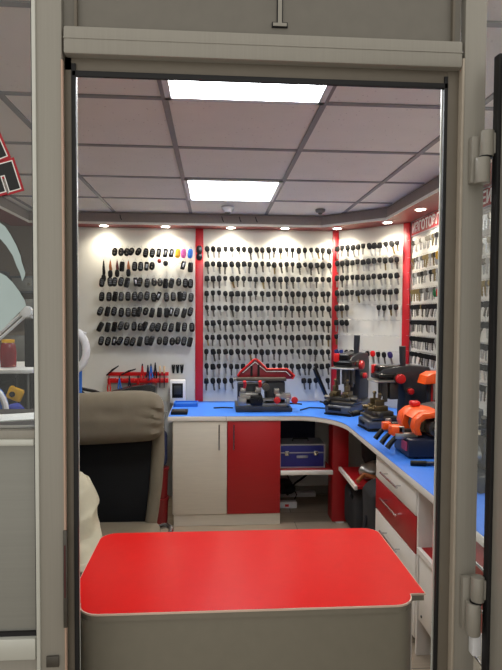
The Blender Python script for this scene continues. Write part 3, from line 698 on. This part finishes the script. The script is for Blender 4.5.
MB().b2((.30, .03, .09), (.42, .12, .13), .004).b2((.29, .04, .13), (.33, .1, .17), .004).cyl((.36, .02, .12), (.36, .12, .12), .02).b2((.38, .0, .03), (.405, .03, .10), .003).build('right_clamp', m_steel, du)
MB().cyl((.225, .0, .185), (.225, .1, .185), .028).cyl((.225, -.01, .185), (.225, .0, .185), .014).build('cutter_wheel', m_steeldk, du)
MB().b2((.23, .08, .05), (.38, .22, .22), .012).b2((.02, .12, .05), (.2, .24, .2), .01).build('motor_housing', m_machine, du)
MB().b2((.005, .05, .225), (.385, .12, .25), .004).cyl((.0, .085, .237), (-.01, .085, .237), .016).build('top_rail', m_steeldk, du)
for x, z in ((.065, .2), (.18, .2)): MB().tube([(x, .04, z-.04), (x+.004, .03, z), (x, .02, z+.03)], [.008, .012, .013], 10).build('lever', m_redkn, du)
for x in (.305, .435): MB().cyl((x, -.05, .095), (x, -.005, .095), .026, .02, 14, .004).build('knob', m_redkn, du)
MB().tube([(.405, .03, .06), (.46, .02, .06), (.5, .02, .055)], .006, 8).build('handle', m_black, du)
out = [(.02, .25), (.04, .28), (.14, .372), (.155, .382), (.172, .378), (.25, .305), (.41, .305), (.468, .25), (.45, .225), (.02, .225)]
MB().prism(out, .20, .215, 'Y', .002).build('shield', M('dark_red_acrylic', (120, 12, 28), .35), du, 'dark red shield')
MB().tube([(x, .195, z) for x, z in out[:9]], .007, 8).build('shield_rim', m_redpl, du, 'bright red rim')
inn = [(.06, .275), (.157, .36), (.245, .285), (.40, .285), (.435, .25)]
MB().tube([(x, .194, z) for x, z in inn], .0028, 6).build('shield_line', m_whitepl, du, 'white line')
MB().b2((.12, .185, .25), (.137, .2, .33)).b2((.175, .185, .25), (.192, .2, .34)).build('shield_brackets', m_black, du)
o = MB().tube([(.66, 4.14, TOP+.004), (.74, 4.2, TOP+.012), (.82, 4.22, TOP+.006), (.9, 4.2, TOP+.005)], .005, 8).build('power_cable', m_black); tag(o, 'black power cable on the worktop right of the red-shielded machine', 'cable')
o = MB().tube([(.0, 4.25, TOP+.005), (.07, 4.27, TOP+.005), (.15, 4.25, TOP+.005)], .005, 8).build('power_cable', m_black); tag(o, 'short black cable left of the red-shielded machine', 'cable')
t = thing('test_probe', 'long black handset hanging diagonally in front of the lowest middle panel keys', 'handset', (.835, YW-.105, ZC-.44))
MB().tube([(0, 0, 0), (.02, -.003, -.05), (.055, -.004, -.13), (.095, -.004, -.22), (.118, -.004, -.262)], [.017, .02, .018, .017, .009], 10).build('grip', m_blackgl, t)
MB().tube([(0, 0, .01), (0, .03, .012), (0, .08, .01)], .004, 6).build('hook', m_steel, t)

# ------------------------------------------------------------------ vertical milling machines
def mill(label, loc, rz, sc=1, sz=1):
    t = thing('key_milling_machine', label, 'key machine', loc, rz, 'grey vertical key milling machines'); t.scale = (sc, sc, sz)
    MB().b2((-.095, 0, .0), (.095, .45, .012), .004).build('rubber_base', m_black, t)
    MB().b2((-.092, .002, .012), (.092, .44, .07), .012, 3).build('base', m_machine_lt, t)
    MB().box((-.02, .0005, .043), (.09, .006, .022), None, .003).build('front_slot', m_black, t)
    K = .085
    pr = [(.17, .07), (.36, .07), (.37, .36), (.34, .42), (.20, .435), (.03, .41), (.0, .385), (-.005, .345), (.10, .33), (.155, .31), (.175, .24)]
    MB().prism([(a_+K, b_) for a_, b_ in pr], -.06, .06, 'X', .012).build('body', m_machine, t)
    MB().b2((-.075, -.02+K, .318), (.075, .16+K, .334), .004).tube([(-.085, -.02+K, .326), (-.03, -.035+K, .326), (.03, -.035+K, .326), (.085, -.02+K, .326)], .005, 8).build('guide_plate', m_steel, t, 'bright steel plate')
    MB().b2((-.068, -.01+K, .338), (.068, .14+K, .38), .012, 3).b2((-.05, .0+K, .37), (.05, .2+K, .43), .012, 3).build('head_cover', m_blackgl, t)
    MB().cyl((.0, .06+K, .22), (.0, .06+K, .32), .026).cyl((.0, .06+K, .18), (.0, .06+K, .22), .012).cyl((-.05, .05+K, .2), (-.05, .05+K, .32), .012).cyl((.05, .05+K, .19), (.05, .05+K, .32), .009).b2((-.04, .08+K, .2), (.04, .14+K, .32), .008).build('spindle', m_steeldk, t)
    MB().cyl((-.045, .01+K, .37), (-.045, .01+K, .43), .022, n=16, bev=.004).build('knob', m_redpl, t, 'red knob on the head')
    MB().tube([(.03, .17+K, .40), (.035, .165+K, .46), (.04, .16+K, .56)], [.016, .02, .021], 12).build('lever', m_machine, t, 'upright charcoal lever')
    for y, z, r in ((.13+K, .345, .034), (.20+K, .26, .022)):
        MB().cyl((.058, y, z), (.075, y, z), r*1.12, n=20).build('knob_collar', m_steeldk, t); MB().cyl((.075, y, z), (.1, y, z), r, r*.9, 20, .005).build('knob', m_redkn, t, 'red side knob')
    v = MB()
    v.b2((-.105, .02, .075), (.1, .2, .095), .005).b2((-.08, .04, .095), (.07, .18, .125), .005)
    v.cyl((-.12, .08, .11), (-.08, .08, .11), .018).cyl((.07, .08, .11), (.11, .08, .11), .016).cyl((-.06, .1, .125), (-.06, .1, .17), .012)
    v.build('cross_slide', m_steeldk, t)
    v = MB()
    for x in (-.055, .03): v.b2((x-.022, .06, .125), (x+.022, .15, .16), .004).cyl((x, .02, .14), (x, .06, .14), .014).b2((x-.01, .07, .16), (x+.01, .13, .2), .003).cyl((x, .1, .2), (x, .1, .235), .008, n=12).ball((x, .1, .235), .013, n=10)
    v.build('vise', M('oiled_brass_steel', (120, 106, 78), .4, .8, .2, 50), t)
    v = MB().cyl((-.06, -.05, .09), (-.06, .0, .1), .02, n=16, bev=.003).tube([(-.06, -.05, .09), (-.1, -.06, .1)], .006, 8); v.build('feed_handle', m_black, t)
mill('charcoal key milling machine with red knobs, the left one near the panel corner', (.895, 3.92, TOP), math.radians(-35), 1.1, 1.03)
mill('charcoal key milling machine with large red side knob, nearer and right of its twin', (.955, 3.455, TOP), math.radians(-84), 1, .95)

# ------------------------------------------------------------------ orange machine
om = thing('key_cutting_machine', 'orange and navy key cutting machine on the right worktop', 'key machine', (.985, 2.70, TOP), 0)
MB().prism([(0.0, 0), (.42, 0), (.42, .5), (.10, .5), (.0, .22)], 0.008, .10, 'Z', .008).build('base', m_navy, om, 'navy base')
for x, y in ((.05, .04), (.37, .04), (.37, .46), (.12, .42)): MB().cyl((x, y, 0), (x, y, .01), .015, n=12).build('foot', m_black, om)
MB().prism([(.14, .10), (.42, .10), (.42, .24), (.30, .235), (.22, .22), (.16, .19)], .05, .42, 'Y', .02).build('motor_cover', m_machine, om)
gd = MB()
ang = [(.02+.13*(1-math.cos(a_)), .12+.13*math.sin(a_)) for a_ in [PI*.08+k*PI*.42/6 for k in range(7)]]
outp = [(.05, .115), (.035, .15), (.045, .195), (.085, .225), (.15, .235), (.24, .215), (.30, .18)]
inp = [(.28, .15), (.23, .185), (.15, .205), (.10, .198), (.075, .18), (.068, .15), (.08, .115)]
gd.prism(outp+inp, .03, .09, 'Y', .004).prism(outp+inp, .20, .30, 'Y', .004).prism(outp[2:6]+inp[1:4], .09, .20, 'Y', .003)
gd.build('guard', m_orange, om, 'orange guard')
MB().cyl((.15, .02, .15), (.15, .22, .15), .038).cyl((.15, -.0, .15), (.15, .03, .15), .022).build('cutter_shaft', m_steeldk, om)
MB().cyl((.17, .22, .15), (.17, .28, .15), .03).cyl((.12, .09, .15), (.12, .14, .15), .03).build('brush_wheel', m_brass, om)
MB().cyl((.12, .12, .19), (.12, .12, .215), .012).box((.18, .13, .15), (.06, .05, .05), None, .01).build('chuck', m_steel, om)
MB().box((.12, .25, .245), (.05, .06, .03), None, .012, 3).build('switch', m_redpl, om, 'red switch')
MB().box((.25, .2, .247), (.06, .1, .004), RY(.05)).build('label_plate', m_silver, om)
for k, y in enumerate((.06, .16, .27)):
    MB().b2((-.05, y, .09), (.07, y+.03, .12), .004).b2((-.03, y+.005, .12), (-.0, y+.025, .155), .003).build('clamp_bar', m_steel if k != 1 else m_steeldk, om)
    MB().tube([(-.04, y+.015, .1), (-.07, y+.01, .07), (-.09, y+.005, .045)], [.012, .014, .015], 10).build('clamp_handle', m_black, om)
MB().box((-.035, .1, .13), (.06, .07, .05), None, .006).build('clamp_block', m_orange, om, 'orange clamp block'); MB().box((-.04, .24, .125), (.045, .05, .04), None, .006).build('clamp_block', m_orange, om, 'orange clamp block')
MB().box((-.003, .06, .06), (.006, .07, .045)).build('badge', M('rose_badge', (190, 70, 100), .5), om)
# orange hood machine behind
hm = thing('engraving_machine', 'slim dark machine with an orange hood behind the orange key cutter', 'key machine', (1.345, 3.275, TOP))
MB().b2((-.03, -.055, 0), (.1, .06, .03), .008).build('base', m_machine, hm); MB().b2((-.03, .0, .03), (.05, .055, .32), .01).build('column', m_machine, hm)
MB().prism([(-.085, .315), (-.07, .365), (-.03, .385), (.10, .39), (.10, .33), (.05, .322)], -.07, .06, 'Y', .008).build('hood', m_orange, hm, 'orange hood')
MB().b2((-.02, -.05, .15), (.06, -.0, .31), .008).build('tag', m_redpl, hm, 'red lower cover'); MB().cyl((-.02, -.055, .22), (-.02, -.055, .32), .008, n=10).build('spindle', m_steel, hm)
t = thing('marker_pen', 'short black marker lying on the blue worktop in front of the orange machine', 'pen', (1.0, 2.585, TOP+.012)); t.rotation_euler = (0, 0, -.15)
MB().cyl((-.045, 0, 0), (.03, 0, 0), .0125, n=14, bev=.002).build('barrel', m_black, t); MB().cyl((.03, 0, 0), (.07, 0, 0), .010, n=14, bev=.002).build('cap', m_navy, t)
# machine seen through the hinge gap
gm = thing('key_cutting_machine', 'dark steel machine with a black lever seen through the narrow gap beside the door hinge', 'key machine', (1.08, 2.16, TOP))
MB().b2((0, 0, 0), (.28, .3, .07), .01).build('base', m_machine, gm); MB().b2((.06, .08, .07), (.25, .28, .22), .02).build('body', m_steeldk, gm)
MB().cyl((.02, .14, .13), (.12, .14, .13), .045, bev=.005).build('motor', m_steel, gm); MB().tube([(.08, .12, .2), (.07, .1, .27), (.06, .08, .30)], .012, 8).build('lever', m_black, gm)
MB().box((.1, .1, .26), (.16, .03, .02), RY(-.1), .004).build('arm', m_black, gm); MB().cyl((.0, .05, .09), (-.03, .05, .09), .02, bev=.003).build('knob', m_whitepl, gm)

# ------------------------------------------------------------------ shopfront frame
YF0 = 1.25
d1 = sempty('door_1')
def fp(name, a, b, mat, bev=.0025, par=None):
    o = MB().b2((a[0], a[1], ZC+a[2]), (b[0], b[1], ZC+b[2]), bev).build(name, mat, par or d1); return o
ZB = -ZC+.0
ZTOP = .80
fp('left_stile', (-.394, YF0, ZB), (-.334, 1.33, ZTOP), m_alu)
fp('left_bead', (-.3975, YF0-.004, ZB), (-.389, YF0+.01, ZTOP), m_alu_lt, .0015)
fp('left_inner_bead', (-.3355, YF0-.003, ZB), (-.3315, YF0+.01, .555), M('worn_bead', (190, 160, 140), .5), .001)
fp('left_rebate', (-.334, 1.268, ZB), (-.3155, 1.282, .575), m_alu_dk)
fp('left_gasket', (-.3175, 1.264, ZB), (-.3075, 1.272, .555), m_gasket, .001)
fp('left_inner_edge', (-.3102, 1.276, ZB), (-.3082, 1.281, .555), m_alu_lt, 0)
fp('right_stile', (.573, YF0, ZB), (.624, 1.33, ZTOP), m_alu)
fp('right_bead', (.5665, YF0-.003, ZB), (.5725, YF0+.02, .59), M('worn_bead_2', (176, 164, 148), .45), .0015)
fp('right_rebate', (.540, 1.266, ZB), (.5735, 1.282, .575), m_alu_dk)
fp('right_gasket', (.532, 1.264, ZB), (.5405, 1.272, .555), m_gasket, .001)
fp('right_inner_edge', (.5305, 1.276, ZB), (.536, 1.281, .555), m_alu_lt, 0)
fp('head_bar', (-.330, YF0-.004, .568), (.5665, 1.33, .628), m_alu, .005)
fp('head_bead', (-.330, YF0-.0055, .60), (.5665, YF0+.0, .603), m_alu, .001)
fp('head_rebate', (-.334, 1.268, .539), (.57, 1.282, .572), m_alu_dk)
fp('head_gasket', (-.316, 1.264, .527), (.541, 1.272, .5395), m_gasket, .001)
w3 = sempty('window_3'); o = fp('panel', (-.333, 1.262, .626), (.5665, 1.28, ZTOP), m_transom, 0, w3)
fp('bead', (-.307, 1.25, .626), (-.301, 1.262, ZTOP), m_alu_dk, .001, w3); fp('bead', (.543, 1.25, .626), (.549, 1.262, ZTOP), m_alu_dk, .001, w3)
# strike plate and lock keeper
o = fp('strike_plate', (-.337, YF0-.006, -.71), (-.3285, YF0-.001, -.487), m_steeldk, .001)
o = fp('strike_slot', (-.3345, YF0-.0075, -.64), (-.331, YF0-.0055, -.52), M('rust_red_slot', (70, 22, 22), .6), 0)
o = fp('lower_keeper', (-.376, YF0-.006, -.80), (-.348, YF0-.001, -.775), m_steeldk, .001)
# left glazing
w1 = sempty('window_1')
o = MB().b2((-1.44, 1.278, ZC-.262), (-.4005, 1.284, H+.06)).build('glass', m_glass, w1)
fp('gasket', (-.4035, 1.262, -.264), (-.3985, 1.30, ZTOP), m_gasket, 0, w1)
fp('lower_gasket', (-.4035, 1.262, -.74), (-.3985, 1.30, -.295), m_gasket, 0, w1)
fp('sill_rail', (-1.44, 1.256, -.282), (-.401, 1.32, -.262), m_alu, .002, w1)
fp('sill_bead', (-1.44, 1.25, -.296), (-.401, 1.26, -.281), m_alu_lt, .003, w1)
fp('panel', (-1.44, 1.27, -.728), (-.403, 1.285, -.296), m_panel, 0, w1)
fp('panel_gasket', (-1.44, 1.262, -.736), (-.401, 1.30, -.727), m_gasket, 0, w1)
fp('lower_rail', (-1.44, 1.25, -.786), (-.401, 1.33, -.736), m_alu_lt, .004, w1)
fp('kick_panel', (-1.44, 1.262, ZB), (-.401, 1.30, -.788), m_alu, .003, w1)
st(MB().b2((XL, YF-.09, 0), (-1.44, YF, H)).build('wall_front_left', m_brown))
st(MB().b2((-1.44, 1.25, ZC+.80), (XR, YF, H+.1)).build('wall_front_top', m_wall)) if False else None
# right glazing
w2 = sempty('window_2')
MB().b2((.6245, 1.30, 0.02), (XR, 1.306, H+.06)).build('glass', m_glass, w2)
fp('bottom_rail', (.6245, 1.29, ZB), (XR, 1.33, ZB+.06), m_alu, .002, w2)
# open door leaf, hinged on the right stile and swung out towards the viewer
lf = bpy.data.objects.new('door_2', None); C.objects.link(lf); lf['kind'] = 'structure'; lf.location = (.640, 1.222, 0); lf.rotation_euler = (0, 0, math.radians(-83))
Wd = .86; T = .04; zt_ = ZC+.585; zb_ = .02
# local +x runs along the leaf away from the hinge, local -y faces the doorway
MB().b2((0, -.0, zb_), (.008, T, zt_), .002).build('hinge_edge', m_alu_lt, lf)
MB().b2((.006, -.004, zb_), (.07, T, zt_-.001), .003).b2((Wd-.07, -.004, zb_), (Wd, T, zt_-.001), .003).b2((.07, -.003, zt_-.08), (Wd-.07, T, zt_-.001), .003).b2((.07, -.003, zb_), (Wd-.07, T, zb_+.12), .003).b2((.07, -.003, .72), (Wd-.07, T, .80), .003).build('leaf_frame', m_alu, lf)
MB().b2((-.002, -.012, zb_), (.018, -.003, zt_-.002), .001).build('gasket', m_gasket, lf)
MB().b2((.07, .012, .80), (Wd-.07, .018, zt_-.08)).build('glass', m_glass, lf)
MB().b2((.07, .01, zb_+.12), (Wd-.07, .024, .72)).build('kick_panel', m_panel, lf)
# hinges
def hinge(lb, z0, z1, zm):
    t = bpy.data.objects.new('hinge', None); C.objects.link(t); t.parent = d1; t.location = (.605, 1.232, ZC+z0)
    h = z1-z0; hm_ = zm-z0
    MB().b2((-.02, .0, .004), (.012, .018, h-.008), .003).build('plate', m_alu, t)
    MB().cyl((.0, -.012, 0), (0, -.012, hm_-.001), .0165, n=24, bev=.002).build('lower_barrel', m_alu, t)
    MB().cyl((.009, -.012, hm_+.002), (.009, -.012, h), .0150, n=24, bev=.002).build('upper_barrel', m_alu, t)
    MB().cyl((.006, -.012, hm_-.003), (.006, -.012, hm_+.003), .014, n=20).build('bearing', m_black, t)
    MB().b2((.012, -.022, hm_+.008), (.033, -.004, h-.006), .002).build('leaf_plate', m_alu, t); MB().cyl((.028, -.024, h-.02), (.028, -.016, h-.02), .004, n=10).build('screw', m_steeldk, t)
hinge('upper grey two-barrel hinge on the right door stile', .300, .418, .358)
hinge('lower grey two-barrel hinge on the right door stile', -.742, -.605, -.665)
o = MB().b2((.608, 1.225, ZC-.80), (.63, 1.249, ZC-.745), .004).build('door_stop', m_whitepl); tag(o, 'pale block on the stile below the lower hinge', 'door stop')

# numeral on the transom
nm_ = thing('door_numeral', 'dark outlined numeral 1 fixed on the panel above the door', 'numeral', (.146, 1.262, ZC+.65))
def numeral(e, y0, y1, name, mat):
    MB().prism([(-.0155-e, 0-e), (.0155+e, 0-e), (.0155+e, .007+e), (.0045+e, .007+e), (.0045+e, .085+e), (-.004-e, .085+e), (-.018-e, .07), (-.016, .064-e), (-.0045-e, .07), (-.0045-e, .007+e), (-.0155-e, .007+e)], y0, y1, 'Y').build(name, mat, nm_)
numeral(.0022, -.004, 0, 'backing', m_black); numeral(0, -.006, -.004, 'face', m_alu)
# sticker lettering on the left glass (outside face)
for body, x, z, an, lb in (('Е', -.494, .296, -73, 'black letter with white and red outline on the left window, the lowest of the arc'), ('П', -.526, .366, -67, 'black letter with white and red outline on the left window, just above the lowest letter'), ('Т', -.563, .435, -60, 'cut-off black letter with red outline at the very left edge of the window')):
    t = thing('window_sticker', lb, 'sticker', (x, 1.2775, ZC+z), 0, 'arc lettering on the left window')
    for nm, mt, of, yy in (('red_outline', m_stickred, .0150, 0), ('white_outline', m_paper, .0098, -.0004), ('letter', m_stickblk, .0075, -.0008)):
        text_obj(body, .105, mt, t, (0, yy, 0), (PI/2, -math.radians(an), 0), extrude=.00015, offset=of, name=nm)
def film(name, lb, pts):
    o = MB().prism([(x, ZC+z) for x, z in pts], 1.2772, 1.2778, 'Y').build(name, m_film); tag(o, lb, 'sticker', 'frosted film on the left window')
film('window_film', 'pale curved tusk of frosted film in the middle of the left window', [(-.52, .216), (-.50, .213), (-.479, .203), (-.468, .195), (-.457, .178), (-.444, .153), (-.435, .13), (-.433, .118), (-.425, .092), (-.4265, .083), (-.432, .073), (-.436, .09), (-.444, .107), (-.452, .13), (-.466, .152), (-.479, .167), (-.52, .19)])
film('window_film', 'large pale rounded disc of frosted film low in the left window', [(-.56, .10), (-.50, .094), (-.48, .091), (-.467, .084), (-.453, .07), (-.439, .051), (-.427, .03), (-.424, .018), (-.482, -.042), (-.56, -.12)])

# ------------------------------------------------------------------ left window interior
o = MB().b2((-1.42, 1.34, ZC-.30), (-.42, 1.62, ZC-.275), .003).build('window_ledge', m_darkwood); tag(o, 'dark ledge just inside the left window', 'ledge')
for x in (-1.38, -.46):
    q = MB().b2((x-.015, 1.4, 0), (x+.015, 1.58, ZC-.30)).build('leg', m_darkwood, o)
o = MB().box((-.52, 1.48, ZC-.2735), (.14, .1, .003), RZ(.3)).build('paper_sheet', m_paper); tag(o, 'white paper lying on the dark window ledge', 'paper')
bx = thing('machine_housing', 'blue rounded housing with white rim behind the left window', 'housing', (-.852, 2.2, 0))
pts_ = [(-.12, .0), (.045, 0)]+[(.045-.14*(1-math.cos(a_)), 1.15+.13*math.sin(a_)) for a_ in [k*PI/2/8 for k in range(9)]]+[(-.12, 1.28)]
MB().prism(pts_, -.035, .035, 'Y', .01).build('body', m_bluepl, bx, 'blue body'); MB().tube([(x+.008, -.03, z) for x, z in pts_[1:]], .012, 8).build('rim', m_whitepl, bx, 'white rim')
sd = thing('work_desk', 'raised white shelf with red front edge behind the left window', 'desk', (-1.2, 3.05, 0))
MB().b2((-.22, -.2, 1.225), (.28, .3, 1.245), .003).build('shelf', m_whitepl, sd); MB().b2((-.22, -.212, 1.205), (.1, -.2, 1.245), .002).build('front_edge', m_redpl, sd)
for x in (-.2, .26): MB().b2((x-.01, -.18, 0), (x+.01, .28, 1.225)).build('side', m_greycab, sd)
MB().b2((-.19, .27, .3), (.25, .285, 1.225)).build('back', m_greycab, sd)
for k in range(5):
    q = MB().b2((-.19, -.19, 1.165-.05*k), (.08, .2, 1.20-.05*k), .003).build('drawer', m_black, sd); MB().box((-.03, -.195, 1.183-.05*k), (.06, .01, .006)).build('pull', m_steel, q)
MB().b2((.09, .1, .9), (.11, .2, 1.225)).build('divider', m_greycab, sd)
jr = thing('jar', 'dark red translucent jar on the raised shelf behind the left window', 'jar', (-1.09, 3.0, 1.246)); MB().lathe([(.04, 0), (.042, .08), (.036, .12), (.03, .13)], (0, 0, 0)).build('body', M('dark_red_glass', (120, 16, 30), .25), jr); MB().lathe([(.032, .13), (.032, .145), (.01, .147)], (0, 0, 0)).build('lid', m_yellow, jr)
so = thing('wall_socket', 'white socket box on the grey panel behind the left window', 'socket', (-1.045, 3.314, ZC-.36)); MB().box((0, 0, 0), (.05, .03, .06), None, .004).build('plate', m_whitepl, so); MB().cyl((0, -.018, 0), (0, -.014, 0), .014, n=14).build('outlet', m_steeldk, so)
so.location = (-1.03, 3.3, ZC-.37)
yt = thing('multimeter', 'yellow meter hanging behind the left window below the socket', 'meter', (-.985, 2.80, ZC-.40)); MB().box((0, 0, 0), (.075, .03, .065), RY(.4), .01).build('body', m_yellow, yt); MB().cyl((-.01, -.02, .0), (-.01, -.014, .0), .014, n=12).build('dial', m_black, yt)
MB().tube([(.02, 0, -.02), (.01, 0, -.1), (.03, .0, -.2)], .003, 6).build('lead', m_black, yt); MB().tube([(0, 0, .03), (.0, .01, .08), (0, .035, .085)], .003, 6).build('hanger', m_black, yt)
lt = thing('side_table', 'low grey side table behind the left window', 'table', (-.91, 2.65, 0)); MB().b2((-.09, -.10, 1.02), (.09, .10, 1.045), .003).build('tabletop', m_greycab, lt)
for x in (-.075, .075): MB().b2((x-.01, -.09, 0), (x+.01, .09, 1.02)).build('leg', m_greycab, lt)
bc = thing('work_glove', 'crumpled blue work cloth on the low side table', 'cloth', (-.93, 2.60, 1.052)); b = MB().ball((0, 0, .03), (.05, .045, .03), n=20)
for v in b.bm.verts: v.co += Vector((math.sin(v.co.y*80), math.sin(v.co.z*90), math.sin(v.co.x*75)))*.007
b.build('cloth', M('blue_cloth', (36, 52, 150), .8), bc); MB().ball((.06, -.01, .014), (.024, .024, .016)).build('cuff', m_whitepl, bc)
mo = thing('monitor', 'narrow black device standing at the right of the left window', 'device', (-.865, 2.68, 1.0455)); MB().box((.0, .0, .345), (.06, .03, .23), None, .006).build('screen', m_black, mo); MB().cyl((0, .0, .01), (0, 0, .2), .012).build('stand', m_black, mo); MB().lathe([(.05, 0), (.05, .01), (.02, .014)], (0, 0, 0)).build('foot', m_black, mo)
# articulated lamp
lp = thing('desk_lamp', 'white articulated magnifier lamp reaching from the left window towards the office chair', 'lamp', (-1.2, 2.9, 1.246))
J0 = Vector((-1.22, 2.9, 1.30)); J1 = Vector((-.958, 2.9, ZC+.008)); J2 = Vector((-.66, 2.9, ZC-.12))
rel = lambda v: tuple(Vector(v)-Vector(lp.location))
for q, (a_, b_) in enumerate(((J0, J1), (J1, J2))):
    arm = MB()
    for dz in (-.014, .016): arm.tube([rel(a_+Vector((0, 0, dz))), rel(b_+Vector((0, 0, dz)))], .0075, 8)
    arm.build('arm', m_whitepl, lp)
MB().cyl(rel(J1+Vector((0, -.02, 0))), rel(J1+Vector((0, .02, 0))), .03, n=18, bev=.004).build('joint', m_whitepl, lp)
MB().cyl(rel((-1.22, 2.9, 1.246)), rel((-1.22, 2.9, 1.32)), .018).build('clamp', m_whitepl, lp)
HC = Vector((-.735, 2.9, ZC-.19))
hd = MB(); hd.tube([rel(HC+Vector((.075*math.cos(a_), 0, .105*math.sin(a_)))) for a_ in [2*PI*k/24 for k in range(24)]], .02, 10, True); hd.build('lamp_head', m_whitepl, lp, 'white ring head')
MB().cyl(rel(HC+Vector((0, -.003, 0))), rel(HC+Vector((0, .003, 0))), .07, n=24).build('lens', m_greycab, lp)
# blue stand + cables below lamp head
bs = thing('cable_stand', 'blue post with black cables left of the tool rack', 'stand', (-.72, 3.0, 0)); MB().cyl((0, 0, .0), (0, 0, 1.26), .014).build('post', m_bluepl, bs); MB().lathe([(.1, 0), (.1, .012), (.02, .02)], (0, 0, 0)).build('foot', m_navy, bs)
MB().tube([(.0, 0, 1.13), (.06, .1, 1.1), (.12, .3, 1.03), (.16, .5, .97), (.2, .6, .92)], .009, 8).tube([(.0, 0, 1.12), (.03, .05, 1.08), (.07, .1, 1.0), (.09, .15, .9)], .008, 8).build('cables', m_black, bs)
# grey cabinets on the taupe wall
for k, (x, z, w_, h_, lb) in enumerate(((-1.52, .23, .2, .14, 'small dark wall box high on the taupe wall, right of its neighbour'), (-1.78, .26, .24, .15, 'dark wall box at the left on the taupe wall'), (-1.56, .03, .30, .17, 'grey wall box in the middle of the taupe wall'), (-1.55, -.28, .28, .2, 'lowest grey wall box on the taupe wall'))):
    t = thing('wall_box', lb, 'wall box', (x, YW-.001, ZC+z), 0, 'boxes on the taupe wall')
    MB().b2((-w_/2, -.12, -h_/2), (w_/2, 0, h_/2), .006).build('housing', m_greycab if k > 1 else m_machine_lt, t); MB().b2((-w_/2+.02, -.126, -h_/2+.02), (w_/2-.02, -.12, h_/2-.02), .003).build('lid', m_greycab, t); MB().cyl((w_*.3, -.13, 0), (w_*.3, -.124, 0), .012, n=12).build('catch', m_steel, t)

# ------------------------------------------------------------------ remaining prototypes never placed are removed
for t, kd, bn in key_protos:
    if t.name not in proto_used:
        for c_ in list(t.children_recursive): bpy.data.objects.remove(c_)
        bpy.data.objects.remove(t)

# ------------------------------------------------------------------ light and camera
w = bpy.data.worlds.new('World'); scene.world = w; w.use_nodes = True
w.node_tree.nodes['Background'].inputs[0].default_value = (1, .97, .9, 1); w.node_tree.nodes['Background'].inputs[1].default_value = .55
cam = bpy.data.cameras.new('camera'); co = bpy.data.objects.new('camera', cam); C.objects.link(co); scene.camera = co
cam.sensor_fit = 'VERTICAL'; cam.sensor_height = 36; cam.lens = 550.42*36/670; cam.clip_start = .02
pi_, ya, ro = .036708, .067377, .0056807
F = Vector((math.sin(ya)*math.cos(pi_), math.cos(ya)*math.cos(pi_), -math.sin(pi_)))
R = Vector((math.cos(ya), -math.sin(ya), 0)); U = R.cross(F)
R2 = math.cos(ro)*R+math.sin(ro)*U; U2 = -math.sin(ro)*R+math.cos(ro)*U
m = Matrix((R2, U2, -F)).transposed().to_4x4(); m.translation = (0, 0, ZC); co.matrix_world = m
scene.view_settings.view_transform = 'Standard'; scene.view_settings.look = 'None'; scene.view_settings.gamma = 1
scene.view_settings.use_curve_mapping = False; scene.view_settings.exposure = .62
